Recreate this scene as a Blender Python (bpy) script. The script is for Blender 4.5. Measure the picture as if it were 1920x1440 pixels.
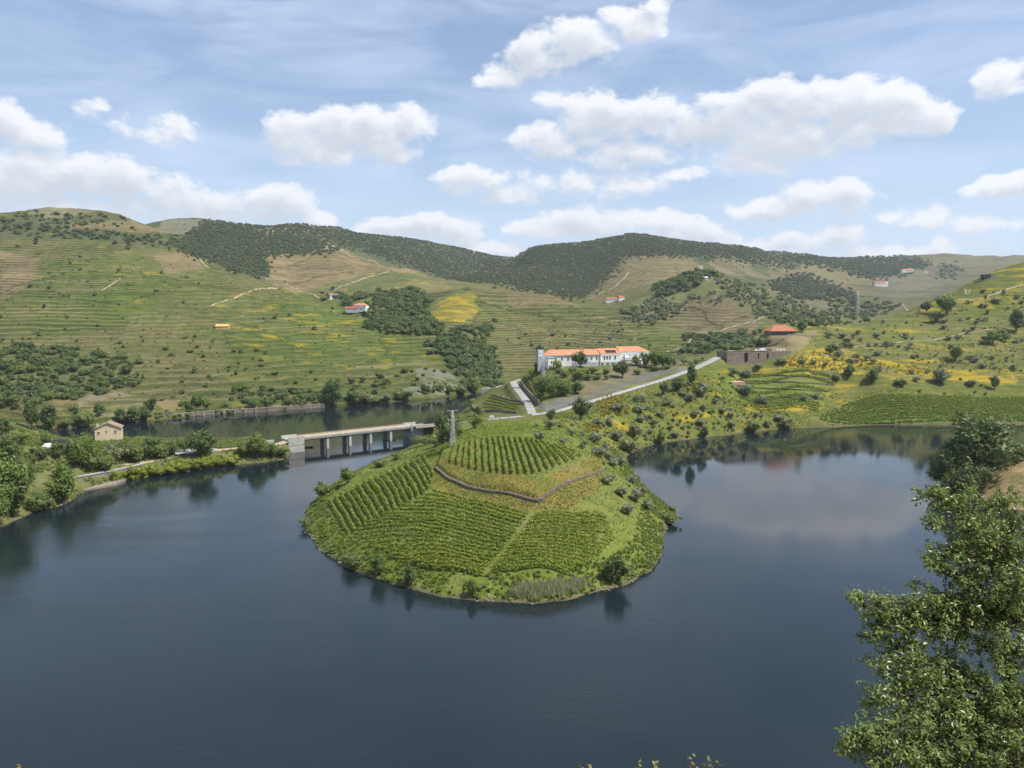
import bpy, math, random
import numpy as np
from mathutils import Vector, Matrix

for o in list(bpy.data.objects):
    bpy.data.objects.remove(o)
random.seed(11)
rng = np.random.default_rng(11)
scene = bpy.context.scene
col = scene.collection

# ------------------------------------------------------------------ camera
F = 1507.0                 # focal length in pixels of a 1920 px wide frame
HC = 65.0                  # eye height above the river
PITCH = math.atan(130 / F)
cp, sp = math.cos(PITCH), math.sin(PITCH)
cam = bpy.data.cameras.new('camera')
cam_ob = bpy.data.objects.new('camera', cam)
col.objects.link(cam_ob)
cam.sensor_width = 36.0
cam.lens = 36.0 * F / 1920
cam.clip_start = 0.2
cam.clip_end = 30000
cam_ob.location = (0, 0, HC)
cam_ob.rotation_euler = (math.pi / 2 - PITCH, 0, 0)
scene.camera = cam_ob

# ------------------------------------------------------------------ exposure, render
scene.view_settings.view_transform = 'Standard'
scene.view_settings.look = 'None'
scene.view_settings.gamma = 1.0
scene.view_settings.exposure = 0.45
scene.view_settings.use_curve_mapping = False
scene.cycles.use_denoising = True
scene.cycles.max_bounces = 6
scene.cycles.transparent_max_bounces = 12
scene.cycles.volume_bounces = 0
scene.cycles.caustics_reflective = False
scene.cycles.caustics_refractive = False

# ------------------------------------------------------------------ sun
SUN_EL = math.radians(57)
sun_h = Vector((0.95, -0.31)).normalized()
sun_dir = Vector((sun_h.x * math.cos(SUN_EL), sun_h.y * math.cos(SUN_EL), math.sin(SUN_EL)))
sl = bpy.data.lights.new('sun', 'SUN')
sl.energy = 4.3
sl.angle = math.radians(0.53)
sl.color = (1.0, 0.945, 0.85)
sun = bpy.data.objects.new('sun', sl)
col.objects.link(sun)
sun.rotation_euler = sun_dir.to_track_quat('Z', 'Y').to_euler()
sun.location = (200, -100, 400)


def ray(px, py):
    """pixel of the 1920x1440 photograph -> (x/y, (z-HC)/y) of the line of sight"""
    u0 = (px - 960) / F
    v = (720 - py) / F
    y = cp + v * sp
    return u0 / y, (v * cp - sp) / y


def proj(x, y, z):
    yc = y * cp - (z - HC) * sp
    zc = y * sp + (z - HC) * cp
    return 960 + F * x / yc, 720 - F * zc / yc


def at(px, py, D):
    u, e = ray(px, py)
    return np.array((u * D, D, HC + e * D))


# ------------------------------------------------------------------ node helpers
class NT:
    def __init__(self, tree):
        self.t = tree
        self.n = tree.nodes
        self.l = tree.links

    def new(self, kind, **kw):
        nd = self.n.new(kind)
        for k, v in kw.items():
            setattr(nd, k, v)
        return nd

    def link(self, a, b):
        self.l.new(a, b)

    def val(self, sock, v):
        if hasattr(v, 'is_output') or isinstance(v, bpy.types.NodeSocket):
            self.l.new(v, sock)
        else:
            sock.default_value = v

    def math(self, op, a, b=None, c=None, clamp=False):
        nd = self.n.new('ShaderNodeMath')
        nd.operation = op
        nd.use_clamp = clamp
        self.val(nd.inputs[0], a)
        if b is not None:
            self.val(nd.inputs[1], b)
        if c is not None:
            self.val(nd.inputs[2], c)
        return nd.outputs[0]

    def vmath(self, op, a, b=None, c=None):
        nd = self.n.new('ShaderNodeVectorMath')
        nd.operation = op
        self.val(nd.inputs[0], a)
        if b is not None:
            self.val(nd.inputs[1], b)
        if c is not None:
            self.val(nd.inputs[2], c)
        return nd.outputs['Value'] if op in ('DOT_PRODUCT', 'LENGTH', 'DISTANCE') else nd.outputs[0]

    def rng(self, v, a, b, c=0.0, d=1.0, smooth=True):
        nd = self.n.new('ShaderNodeMapRange')
        nd.interpolation_type = 'SMOOTHSTEP' if smooth else 'LINEAR'
        self.val(nd.inputs[0], v)
        for i, q in enumerate((a, b, c, d)):
            self.val(nd.inputs[i + 1], q)
        return nd.outputs[0]

    def mix(self, fac, a, b, blend='MIX'):
        nd = self.n.new('ShaderNodeMix')
        nd.data_type = 'RGBA'
        nd.blend_type = blend
        self.val(nd.inputs[0], fac)
        self.val(nd.inputs[6], a)
        self.val(nd.inputs[7], b)
        return nd.outputs[2]

    def noise(self, vec, scale, detail=3, rough=0.55, dist=0.0):
        nd = self.n.new('ShaderNodeTexNoise')
        if vec is not None:
            self.l.new(vec, nd.inputs['Vector'])
        nd.inputs['Scale'].default_value = scale
        nd.inputs['Detail'].default_value = detail
        nd.inputs['Roughness'].default_value = rough
        nd.inputs['Distortion'].default_value = dist
        return nd.outputs['Fac']

    def comb(self, x, y, z):
        nd = self.n.new('ShaderNodeCombineXYZ')
        for i, q in enumerate((x, y, z)):
            self.val(nd.inputs[i], q)
        return nd.outputs[0]


# ------------------------------------------------------------------ sky with cumulus
SKY_STRENGTH = 0.108
world = bpy.data.worlds.new('World')
scene.world = world
world.cycles.sampling_method = 'MANUAL'
world.cycles.sample_map_resolution = 256
world.use_nodes = True
wt = NT(world.node_tree)
wt.n.clear()
w_out = wt.new('ShaderNodeOutputWorld')
w_bg = wt.new('ShaderNodeBackground')
w_bg.inputs['Strength'].default_value = SKY_STRENGTH
wt.link(w_bg.outputs[0], w_out.inputs[0])
sky = wt.new('ShaderNodeTexSky', sky_type='NISHITA')
sky.sun_disc = False
sky.sun_elevation = SUN_EL
sky.sun_rotation = math.atan2(sun_h.x, sun_h.y)
sky.altitude = 200
sky.air_density = 1.0
sky.dust_density = 0.6
sky.ozone_density = 1.6
tc = wt.new('ShaderNodeTexCoord')
sep = wt.new('ShaderNodeSeparateXYZ')
wt.link(tc.outputs['Generated'], sep.inputs[0])
az = wt.math('ARCTAN2', sep.outputs[0], sep.outputs[1])
el = wt.math('ARCSINE', sep.outputs[2])
ae = wt.comb(az, el, 0.0)


def azel(px, py):
    u, e = ray(px, py)
    return math.atan2(u, 1), math.atan2(e, math.hypot(u, 1))


CLOUDS = [  # cx, cy, rx, ry, weight: the puffs of each cumulus in the photograph
    (945, 148, 60, 26, .8), (1000, 105, 62, 55, 1), (1065, 82, 80, 48, 1), (1118, 72, 56, 38, .9), (1160, 28, 42, 24, .8), (1203, 48, 44, 38, .9), (1226, 12, 26, 26, .7),
    (1035, 262, 86, 36, .9), (1130, 222, 98, 58, 1.1), (1210, 215, 76, 52, 1.1), (1180, 288, 95, 34, 1), (1285, 235, 70, 46, .9), (1048, 190, 50, 24, .5),
    (1360, 222, 90, 58, 1.1), (1432, 195, 80, 52, 1.1), (1500, 200, 90, 52, 1.1), (1590, 205, 90, 56, 1.1), (1660, 205, 80, 52, 1.1), (1728, 222, 74, 40, 1),
    (1470, 262, 190, 54, 1.1), (1430, 300, 100, 34, .9), (1610, 245, 110, 40, 1),
    (555, 252, 72, 52, 1), (635, 238, 70, 46, 1.1), (705, 240, 76, 46, 1.1), (772, 232, 54, 42, 1), (600, 285, 130, 30, .9), (720, 270, 80, 30, .9),
    (885, 336, 76, 34, 1.05), (925, 372, 62, 18, .6), (1050, 338, 80, 30, .6), (1180, 348, 66, 24, .6), (1280, 328, 42, 18, .55),
    (-5, 228, 62, 46, 1), (62, 246, 74, 32, .8), (175, 203, 36, 20, .45), (-20, 340, 110, 56, 1.1), (70, 335, 86, 56, 1.1), (135, 335, 80, 56, 1.1), (225, 340, 90, 54, 1.1),
    (310, 378, 110, 54, 1), (400, 392, 110, 46, .9), (485, 385, 70, 44, 1), (540, 382, 54, 44, 1.1), (575, 408, 60, 22, .8), (150, 385, 220, 40, .9),
    (740, 432, 70, 30, 1), (805, 424, 66, 34, 1.05), (850, 436, 60, 36, 1), (1025, 428, 86, 24, .9), (1095, 414, 90, 36, 1), (1170, 424, 80, 28, .8),
    (1260, 425, 70, 28, .75), (1325, 440, 66, 34, .85), (1450, 388, 96, 26, .95), (1520, 370, 74, 40, 1), (1595, 364, 66, 38, 1.05),
    (1500, 445, 86, 22, .7), (1580, 438, 56, 24, .8), (1872, 352, 78, 28, 1), (1935, 342, 60, 34, 1), (1885, 152, 56, 40, .6), (1755, 450, 22, 14, .6),
    (1680, 405, 110, 16, .3), (1860, 420, 90, 18, .3), (300, 240, 90, 24, .3), (990, 360, 60, 20, .4), (930, 470, 90, 20, .6), (1420, 470, 130, 18, .55), (1700, 470, 160, 14, .45),
]
# puffs beyond the frame, the same kind of fair-weather sky all round
crg = random.Random(5)
for k in range(16):
    a0 = math.radians(crg.choice([-1, 1]) * crg.uniform(42, 175))
    e0 = math.radians(crg.uniform(3, 20))
    for j in range(3):
        CLOUDS.append(('ae', a0 + crg.uniform(-.07, .07), e0 + crg.uniform(-.012, .02), crg.uniform(.05, .09), crg.uniform(.022, .04), 1.0))

wn1 = wt.noise(wt.vmath('MULTIPLY', ae, (1.0, 1.5, 1.0)), 30.0, 9, 0.60)
wn2 = wt.noise(wt.vmath('MULTIPLY_ADD', ae, (1.0, 1.5, 1.0), (3.1, 1.7, .4)), 9.0, 4, 0.5)
# warp the coordinates a little so that no puff stays an ellipse
wcol = wt.new('ShaderNodeTexNoise')
wt.link(ae, wcol.inputs['Vector'])
wcol.inputs['Scale'].default_value = 16
wcol.inputs['Detail'].default_value = 4
warp = wt.vmath('MULTIPLY', wt.vmath('SUBTRACT', wcol.outputs['Color'], (.5, .5, .5)), (.045, .026, 0.0))
aew = wt.vmath('ADD', ae, warp)


def cloud_field(coord):
    acc = None
    for c in CL:
        if c[0] == 'ae':
            _, a0, e0, ra, re, wgt = c
        else:
            a0, e0 = azel(c[0], c[1])
            a1, _ = azel(c[0] + c[2], c[1])
            _, e1 = azel(c[0], c[1] - c[3])
            ra, re, wgt = abs(a1 - a0), abs(e1 - e0), c[4]
        q = wt.vmath('MULTIPLY_ADD', coord, (1 / ra, 1 / re, 0.0), (-a0 / ra, -e0 / re, 0.0))
        d = wt.vmath('DOT_PRODUCT', q, q)
        v = wt.math('MULTIPLY_ADD', d, -wgt, wgt)
        acc = v if acc is None else wt.math('SMOOTH_MAX', acc, v, 0.35)
    return acc


def cloudy(sel):
    """Background shader: blue sky, thin veil and the cumulus puffs of one part of the sky"""
    global CL
    CL = sel
    fld = wt.math('MAXIMUM', cloud_field(aew), -1.5)
    thick_ = wt.math('MAXIMUM', cloud_field(wt.vmath('ADD', aew, (.006, .016, 0.0))), -1.5)
    edge = wt.math('MULTIPLY_ADD', wt.math('SUBTRACT', wn1, .5), 2.9, fld)
    edge = wt.math('MULTIPLY_ADD', wt.math('SUBTRACT', wn2, .5), 1.2, edge)
    bot = wt.rng(thick_, -.2, 1.0, 0, 1)
    cmask = wt.rng(edge, -.20, wt.math('MULTIPLY_ADD', bot, .45, .52), 0, 1)
    # the same field a little higher up the sky: where it still is cloud the light from above has been used up
    thick = wt.math('MULTIPLY_ADD', wt.math('SUBTRACT', wn3, .5), 2.8, thick_)
    cshade = wt.rng(thick, -0.45, 1.25, 0, 1)
    c_col = wt.mix(cshade, CLOUD_HI, CLOUD_LO)
    bg = wt.new('ShaderNodeBackground')
    bg.inputs['Strength'].default_value = SKY_STRENGTH
    wt.link(wt.mix(wt.math('MULTIPLY', cmask, .95), sky_col, c_col), bg.inputs['Color'])
    return bg.outputs[0]


CLOUD_HI = (6.85, 6.98, 7.2, 1)
CLOUD_LO = (4.65, 4.95, 5.45, 1)
wn3 = wt.noise(wt.vmath('MULTIPLY_ADD', ae, (1., 1.5, 1.), (.005, .018, 0.)), 30.0, 8, .60)
hazeband = wt.rng(el, 0.0, 0.24, 1, 0)
veil_v = wt.vmath('MULTIPLY', ae, (2.2, 9.0, 1.0))
veil = wt.rng(wt.noise(veil_v, 2.0, 5, .55, .6), .34, .74, 0.14, .66)
sky_col = wt.mix(veil, sky.outputs[0], (4.8, 5.6, 7.2, 1))
sky_col = wt.mix(wt.math('MULTIPLY', hazeband, .48), sky_col, (5.0, 6.0, 7.6, 1))
wt.link(sky_col, w_bg.inputs['Color'])
front = [c for c in CLOUDS if c[0] != 'ae']
rest = [c for c in CLOUDS if c[0] == 'ae']
is_front = wt.math('LESS_THAN', wt.math('ABSOLUTE', az), .72)
is_low = wt.math('MULTIPLY', wt.math('LESS_THAN', el, .46), wt.math('GREATER_THAN', el, -.01))
mx1 = wt.new('ShaderNodeMixShader')
wt.link(is_front, mx1.inputs[0])
wt.link(cloudy(rest), mx1.inputs[1])
wt.link(cloudy(front), mx1.inputs[2])
mx2 = wt.new('ShaderNodeMixShader')
wt.link(is_low, mx2.inputs[0])
wt.link(w_bg.outputs[0], mx2.inputs[1])
wt.link(mx1.outputs[0], mx2.inputs[2])
wt.link(mx2.outputs[0], w_out.inputs[0])

# ------------------------------------------------------------------ numpy noise
def _hash(ix, iy, seed):
    h = (ix.astype(np.int64) * 374761393 + iy.astype(np.int64) * 668265263 + seed * 1274126177) & 0xffffffff
    h = ((h ^ (h >> 13)) * 1274126177) & 0xffffffff
    return ((h ^ (h >> 16)) & 0xffff) / 65535.0


def vnoise(x, y, seed=0):
    ix = np.floor(x); iy = np.floor(y)
    fx = x - ix; fy = y - iy
    fx = fx * fx * (3 - 2 * fx); fy = fy * fy * (3 - 2 * fy)
    a = _hash(ix, iy, seed); b = _hash(ix + 1, iy, seed)
    c = _hash(ix, iy + 1, seed); d = _hash(ix + 1, iy + 1, seed)
    return (a + (b - a) * fx) * (1 - fy) + (c + (d - c) * fx) * fy


def fbm(x, y, octv=4, seed=0, gain=.5):
    s = 0; a = 1.0; t = 0
    for k in range(octv):
        s = s + a * vnoise(x * 2 ** k + 17.3 * k, y * 2 ** k - 9.1 * k, seed + k)
        t += a
        a *= gain
    return s / t


def sstep(x, a, b):
    t = np.clip((x - a) / (b - a), 0, 1)
    return t * t * (3 - 2 * t)


# ------------------------------------------------------------------ relief: surveyed points (line of sight + distance)
PTS = []


def vis(*rows):
    for px, py, D in rows:
        u, e = ray(px, py)
        PTS.append((u, math.log(D), e))


def hid(px, *rows):
    u, _ = ray(px, 560)
    for D, e in rows:
        PTS.append((u, math.log(D), e))


def zpt(*rows):       # pixel column, distance, height
    for px, D, z in rows:
        e = (z - HC) / D
        py = 590 - e * F
        u, _ = ray(px, py)
        PTS.append((u, math.log(D), e))


# far bank and the hills behind it
vis((-150, 720, 520), (-150, 640, 640), (-150, 560, 780), (-150, 480, 900), (-150, 420, 1050))
vis((0, 720, 545), (0, 640, 640), (0, 560, 780), (0, 480, 920), (0, 430, 1030), (0, 406, 1120))
vis((90, 392, 1170), (150, 720, 560), (150, 640, 660), (150, 560, 800), (150, 480, 940), (150, 430, 1060), (150, 394, 1180), (225, 402, 1190))
vis((300, 720, 575), (300, 640, 680), (300, 560, 820), (300, 480, 980), (300, 440, 1090), (300, 418, 1750), (350, 417, 1800))
vis((450, 720, 600), (450, 640, 700), (450, 560, 860), (450, 520, 970), (450, 500, 1100), (450, 450, 1380), (450, 422, 1560), (380, 418, 1480), (390, 455, 1250), (380, 500, 1010))
vis((560, 700, 640), (560, 620, 760), (560, 562, 880), (560, 540, 1120), (560, 500, 1230), (560, 471, 1330), (560, 450, 1500), (560, 422, 1800))
vis((680, 700, 660), (680, 620, 780), (680, 588, 850), (680, 555, 960), (680, 530, 1150), (680, 500, 1300), (680, 482, 1400), (680, 465, 1800), (680, 440, 2250), (620, 462, 1380), (620, 428, 2000))
vis((780, 700, 680), (780, 640, 760), (780, 600, 840), (780, 560, 960), (780, 530, 1150), (780, 508, 1350), (780, 480, 1900), (780, 449, 2350))
vis((870, 690, 730), (870, 640, 775), (870, 600, 830), (870, 560, 900), (880, 542, 950), (870, 520, 1700), (870, 490, 2200), (870, 465, 2500))
vis((950, 700, 775), (950, 640, 835), (950, 600, 880), (950, 560, 950), (950, 546, 990), (950, 520, 1600), (950, 500, 2000), (955, 483, 2300))
vis((1030, 640, 850), (1030, 600, 900), (1030, 562, 970), (1030, 552, 1000), (1030, 535, 1500), (1030, 500, 1750), (1030, 462, 2000), (985, 470, 2050), (975, 500, 1800))
vis((1110, 640, 850), (1110, 600, 920), (1110, 575, 980), (1110, 560, 1300), (1110, 540, 1450), (1110, 500, 1700), (1110, 454, 2000))
vis((1190, 640, 840), (1190, 610, 900), (1190, 590, 960), (1190, 560, 1150), (1190, 540, 1300), (1190, 500, 1600), (1190, 438, 2050), (1150, 444, 2050), (1240, 444, 2050))
vis((1300, 640, 830), (1300, 620, 880), (1300, 600, 950), (1300, 560, 1030), (1300, 530, 1090), (1305, 508, 1150), (1300, 490, 1600), (1300, 470, 1800), (1300, 453, 2050))
vis((1420, 630, 820), (1420, 600, 900), (1420, 560, 1020), (1420, 540, 1085), (1420, 520, 1600), (1420, 490, 1900), (1420, 468, 2200), (1360, 522, 1120), (1360, 458, 2100))
vis((1540, 600, 950), (1540, 587, 1050), (1540, 560, 1500), (1540, 540, 1700), (1540, 500, 2200), (1540, 484, 2700), (1480, 475, 2350), (1480, 563, 1060), (1480, 610, 900))
vis((1650, 570, 1400), (1650, 530, 2000), (1650, 500, 2700), (1650, 484, 3300), (1600, 486, 3000))
vis((1750, 545, 1800), (1750, 510, 2500), (1750, 479, 3600), (1850, 510, 2500), (1850, 485, 3700), (1920, 483, 3700), (2080, 480, 3700))
hid(-150, (1400, .105), (2400, .08), (5500, .05))
hid(90, (1400, .10), (2400, .08), (5500, .05))
hid(300, (1350, .098), (2300, .09), (5500, .05))
hid(450, (1950, .09), (2600, .085), (5500, .05))
hid(560, (975, .012), (2300, .085), (5500, .05))
hid(680, (1560, .066), (2900, .07), (5500, .05))
hid(780, (1500, .05), (3000, .06), (5500, .045))
hid(870, (1120, .02), (3200, .05), (5500, .045))
hid(950, (1180, .015), (3000, .055), (5500, .045))
hid(1030, (1130, .01), (2600, .06), (5500, .045))
hid(1110, (1100, .0), (2600, .06), (5500, .045))
hid(1190, (2700, .06), (5500, .045))
hid(1300, (1320, .035), (2700, .05), (5500, .045))
hid(1420, (1250, .02), (2800, .05), (5500, .045))
hid(1540, (800, -.035), (1220, .0), (3500, .05), (5500, .045))
hid(1650, (860, -.02), (4200, .055), (5500, .045))
hid(1750, (900, .0), (1300, .015), (4500, .055))
hid(1850, (960, .03), (1500, .035), (4500, .055))
hid(1920, (1000, .045), (1500, .045), (4500, .055))
hid(2090, (600, -.07), (720, .03), (830, .085), (1100, .06), (1600, .05))
# right-hand hillside above the lake
vis((1540, 697, 552), (1540, 640, 630), (1540, 611, 690), (1650, 705, 556), (1650, 650, 630), (1650, 601, 720), (1750, 712, 556), (1750, 650, 632), (1750, 600, 702), (1750, 567, 752))
vis((1850, 715, 556), (1850, 640, 640), (1850, 580, 715), (1850, 522, 790), (1920, 720, 556), (1920, 640, 645), (1920, 560, 730), (1920, 502, 800))
zpt((1600, 483, 2.2), (1850, 483, 2.2), (2050, 483, 2.2), (1600, 520, 8), (1850, 520, 8), (2050, 540, 15))
# knoll with the estate and the road
vis((1000, 778, 425), (1060, 768, 432), (1150, 740, 457), (1250, 710, 490), (1300, 692, 517), (1360, 662, 588), (1390, 650, 640), (1100, 735, 478), (1050, 748, 458), (1030, 697, 535), (1130, 692, 538), (1210, 690, 550), (1180, 715, 505))
zpt((1000, 600, 24), (1100, 600, 27), (1200, 620, 27), (1000, 650, 6), (1100, 670, 5), (1200, 700, 12), (1300, 640, 30), (1300, 720, 20), (1400, 720, 30))
vis((1370, 680, 559), (1440, 682, 559), (1400, 700, 545), (1450, 730, 520), (1530, 730, 522), (1500, 690, 548), (1300, 760, 420), (1250, 800, 408), (1400, 765, 480), (1480, 765, 480), (1100, 800, 360), (1200, 790, 378), (1150, 830, 358), (1180, 760, 430), (1470, 630, 620), (1440, 650, 612))
zpt((975, 512, 14.5), (965, 578, 16), (925, 620, 8), (930, 545, 9), (910, 494, 6), (960, 421, 10.5), (860, 440, 6), (880, 520, 3))
# peninsula
zpt((900, 189, 4.5), (680, 221, 5), (625, 246, 5), (1140, 197, 4.5), (1200, 226, 4.5), (900, 204, 9.2), (750, 225, 9.8), (1100, 209, 9.2), (1000, 212, 12.3), (820, 229, 13.3), (1150, 217, 10.5), (1010, 221, 14.5), (1150, 253, 12))
zpt((1000, 234, 16.6), (1000, 271, 17.8), (870, 264, 17.6), (1090, 266, 17), (950, 308, 18.5), (950, 349, 16.5), (900, 349, 16), (1000, 384, 14), (830, 375, 9), (845, 295, 16.5), (760, 290, 11), (700, 281, 9), (650, 276, 7.5), (720, 241, 10.5), (800, 248, 14), (930, 255, 17.4), (880, 240, 15), (1100, 240, 14.5))
# left bank strip with the house
zpt((-150, 260, 14), (-150, 340, 22), (-150, 430, 20), (20, 296, 10), (100, 325, 9.5), (40, 390, 16), (205, 358, 8), (290, 350, 6.2), (200, 376, 5), (110, 380, 7), (360, 350, 5.2), (450, 356, 4.5), (520, 366, 5.5), (545, 378, 5.5), (-20, 430, 16))

P = np.array(PTS)
TS = 0.35


def tps_fit(P):
    X = np.c_[P[:, 0], P[:, 1] * TS]
    n = len(X)
    d2 = ((X[:, None] - X[None]) ** 2).sum(-1)
    K = d2 * np.log(d2 + 1e-12) * .5 + np.eye(n) * 1e-6
    A = np.zeros((n + 3, n + 3))
    A[:n, :n] = K
    A[:n, n] = 1
    A[:n, n + 1:] = X
    A[n:, :n] = A[:n, n:].T
    b = np.zeros(n + 3)
    b[:n] = P[:, 2]
    return X, np.linalg.solve(A, b)


TX, TWt = tps_fit(P)
GU = np.linspace(-.86, .86, 260)
GT = np.linspace(math.log(100), math.log(6200), 340)


def tps_grid():
    uu, tt = np.meshgrid(GU, GT, indexing='ij')
    q = np.c_[uu.ravel(), tt.ravel() * TS]
    out = np.empty(len(q))
    n = len(TX)
    for i in range(0, len(q), 6000):
        s = q[i:i + 6000]
        d2 = ((s[:, None] - TX[None]) ** 2).sum(-1)
        out[i:i + 6000] = (d2 * np.log(d2 + 1e-12) * .5) @ TWt[:n] + TWt[n] + s @ TWt[n + 1:]
    return out.reshape(uu.shape)


EG = tps_grid()


def bil(G, fu, ft):
    fu = np.clip(fu, 0, G.shape[0] - 1.001); ft = np.clip(ft, 0, G.shape[1] - 1.001)
    i = fu.astype(int); j = ft.astype(int)
    a = fu - i; b = ft - j
    return (G[i, j] * (1 - a) + G[i + 1, j] * a) * (1 - b) + (G[i, j + 1] * (1 - a) + G[i + 1, j + 1] * a) * b


def raw_h(x, y):
    u = x / y
    t = np.log(y)
    e = bil(EG, (u - GU[0]) / (GU[1] - GU[0]), (t - GT[0]) / (GT[1] - GT[0]))
    return HC + e * y


# ------------------------------------------------------------------ water outline (world, z = 0)
def wpx(px, py):
    u, e = ray(px, py)
    D = -HC / e
    return (u * D, D)


def wD(px, D):
    u, _ = ray(px, 590 + HC / D * F)
    return (u * D, D)


def bloc(a, b):            # along and across the bridge
    return (-99 + .7592 * a - .6508 * b, 380 + .6508 * a + .7592 * b)


WATER = [wD(1130, 735), wD(1050, 770), wD(950, 735), wpx(882, 739), wpx(820, 747), wpx(700, 757), wpx(600, 765), wpx(500, 772), wpx(400, 778), wpx(290, 789), wpx(200, 797), wpx(110, 806),
         wD(-50, 455), wD(-300, 440), (-520, 430),
         (-500, 400), wD(-250, 420), wD(40, 410), wD(110, 392), wD(200, 384), wpx(270, 822), wpx(330, 833), wpx(420, 832), wpx(500, 824), bloc(-15, 9), bloc(-4, 6), bloc(-4, 1.5), bloc(-8, -1.8), wpx(537, 861), wpx(490, 867), wpx(420, 874), wpx(355, 884), wpx(300, 891), wpx(262, 893), wpx(215, 905), wpx(160, 919), wpx(138, 936), wpx(110, 950), wpx(80, 955), wpx(30, 975), wpx(-20, 1000), wpx(-200, 1080), (-330, 180),
         (-330, 20), (600, 20), (600, 380), (420, 470), wpx(1920, 796), wpx(1840, 800), wpx(1740, 797), wpx(1640, 797), wpx(1560, 801), wpx(1480, 803), wpx(1400, 811), wpx(1320, 821), wpx(1255, 828), wpx(1200, 840), wpx(1172, 856),
         wpx(1180, 874), wpx(1200, 905), wpx(1225, 930), wpx(1262, 958), wpx(1272, 970), wpx(1248, 985), wpx(1244, 1010), wpx(1243, 1040), wpx(1222, 1070), wpx(1180, 1092), wpx(1130, 1107), wpx(1060, 1126), wpx(1000, 1131), wpx(900, 1126), wpx(830, 1118), wpx(760, 1100), wpx(700, 1085), wpx(650, 1065), wpx(600, 1030), wpx(570, 988),
         wpx(572, 960), wpx(600, 928), wpx(650, 898), wpx(700, 876), wpx(745, 857), wpx(778, 845), bloc(70, -4), bloc(65, 1.5), bloc(65, 6), bloc(70, 9), wpx(840, 786), wpx(872, 766), wpx(890, 748), wD(903, 655), wD(950, 675), wD(1050, 700)]
WPOLY = np.array(WATER)


def signed_dist(x, y, poly):
    """positive outside the polygon"""
    out = np.empty(len(x))
    A = poly
    B = np.roll(poly, -1, 0)
    for i in range(0, len(x), 40000):
        xs = x[i:i + 40000, None]; ys = y[i:i + 40000, None]
        ex, ey = (B - A).T
        wx = xs - A[:, 0]; wy = ys - A[:, 1]
        t = np.clip((wx * ex + wy * ey) / (ex * ex + ey * ey + 1e-9), 0, 1)
        d = np.sqrt(((wx - ex * t) ** 2 + (wy - ey * t) ** 2).min(1))
        c = ((A[:, 1] > ys) != (B[:, 1] > ys)) & (xs < ex * (ys - A[:, 1]) / (ey + 1e-12) + A[:, 0])
        ins = c.sum(1) % 2 == 1
        out[i:i + 40000] = np.where(ins, -d, d)
    return out


def in_poly(px, py, poly):
    A = np.array(poly, float)
    B = np.roll(A, -1, 0)
    c = np.zeros(px.shape, bool)
    for (ax, ay), (bx, by) in zip(A, B):
        if ay == by:
            continue
        c ^= ((ay > py) != (by > py)) & (px < (bx - ax) * (py - ay) / (by - ay) + ax)
    return c


# plateau kept up by the dry stone wall (base line of the wall, then closed behind)
def zp(px, py, z):
    u, e = ray(px, py)
    D = (z - HC) / e
    return (u * D, D)


WALL_LINE = [zp(818, 866, 17.2), zp(826, 876, 16.8), zp(842, 893, 16.0), zp(878, 908, 15.4), zp(915, 916, 15.1), zp(955, 924, 14.8), zp(1008, 937, 14.3), zp(1040, 922, 14.4), zp(1075, 905, 14.6), zp(1105, 890, 14.8), zp(1127, 876, 14.9), zp(1131, 866, 15.0), zp(1122, 856, 15.2)]
PLAT = np.array(WALL_LINE + [zp(1085, 842, 16.5), zp(1000, 800, 17), zp(850, 800, 17)])

TERR_DZ = 3.6


def shore_sd(x, y):
    sd = np.full(x.shape, 5000.0)
    m = y < 900
    sd[m] = signed_dist(x[m], y[m], WPOLY)
    return sd


def height(x, y, full=False, terr=None):
    x = np.atleast_1d(np.asarray(x, float)); y = np.atleast_1d(np.asarray(y, float))
    h = raw_h(x, y)
    far = np.clip((y - 420) / 500, 0, 1)
    n1 = fbm(x / 90, y / 90, 4, 3) - .5
    h = h + n1 * far * 9 * np.clip(y / 1000, .5, 3)
    n2 = fbm(x / 9, y / 9, 3, 9) - .5
    h = h + n2 * (0.7 + .9 * far)
    sd = shore_sd(x, y)
    sd = sd + (fbm(x / 7, y / 7, 3, 21) - .5) * 2.4 * (sd > -6)
    k = 1.6
    bank = np.maximum(sd, 0) * .62 + (fbm(x / 3, y / 3, 2, 5) - .4) * .5 * np.clip(sd, 0, 1)
    a = np.maximum(h, .7)
    hh = np.clip(.5 + .5 * (bank - a) / k, 0, 1)
    z = bank * (1 - hh) + a * hh - k * hh * (1 - hh) * np.clip(sd / 4, 0, 1)
    z = np.where(sd < 0, np.maximum(sd * .5, -5), z)
    near = (y < 345) & (np.abs(x) < 90)
    if near.any():
        pd = -signed_dist(x[near], y[near], PLAT)
        z[near] += 1.55 * sstep(pd, 0.0, .5) * sstep(-y[near], -330, -285)
    if terr is not None:
        ph = z / TERR_DZ + (fbm(x / 60, y / 60, 3, 31) - .5) * 2.0
        f = ph - np.floor(ph)
        zt = z + TERR_DZ * (sstep(f, .55, 1.0) - f)
        z = z + (zt - z) * terr * .55
        if full:
            return z, sd, ph
    if full:
        return z, sd
    return z

# ------------------------------------------------------------------ roads and building pads cut into the relief
def A3(px, py, D):
    return tuple(at(px, py, D))


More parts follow.
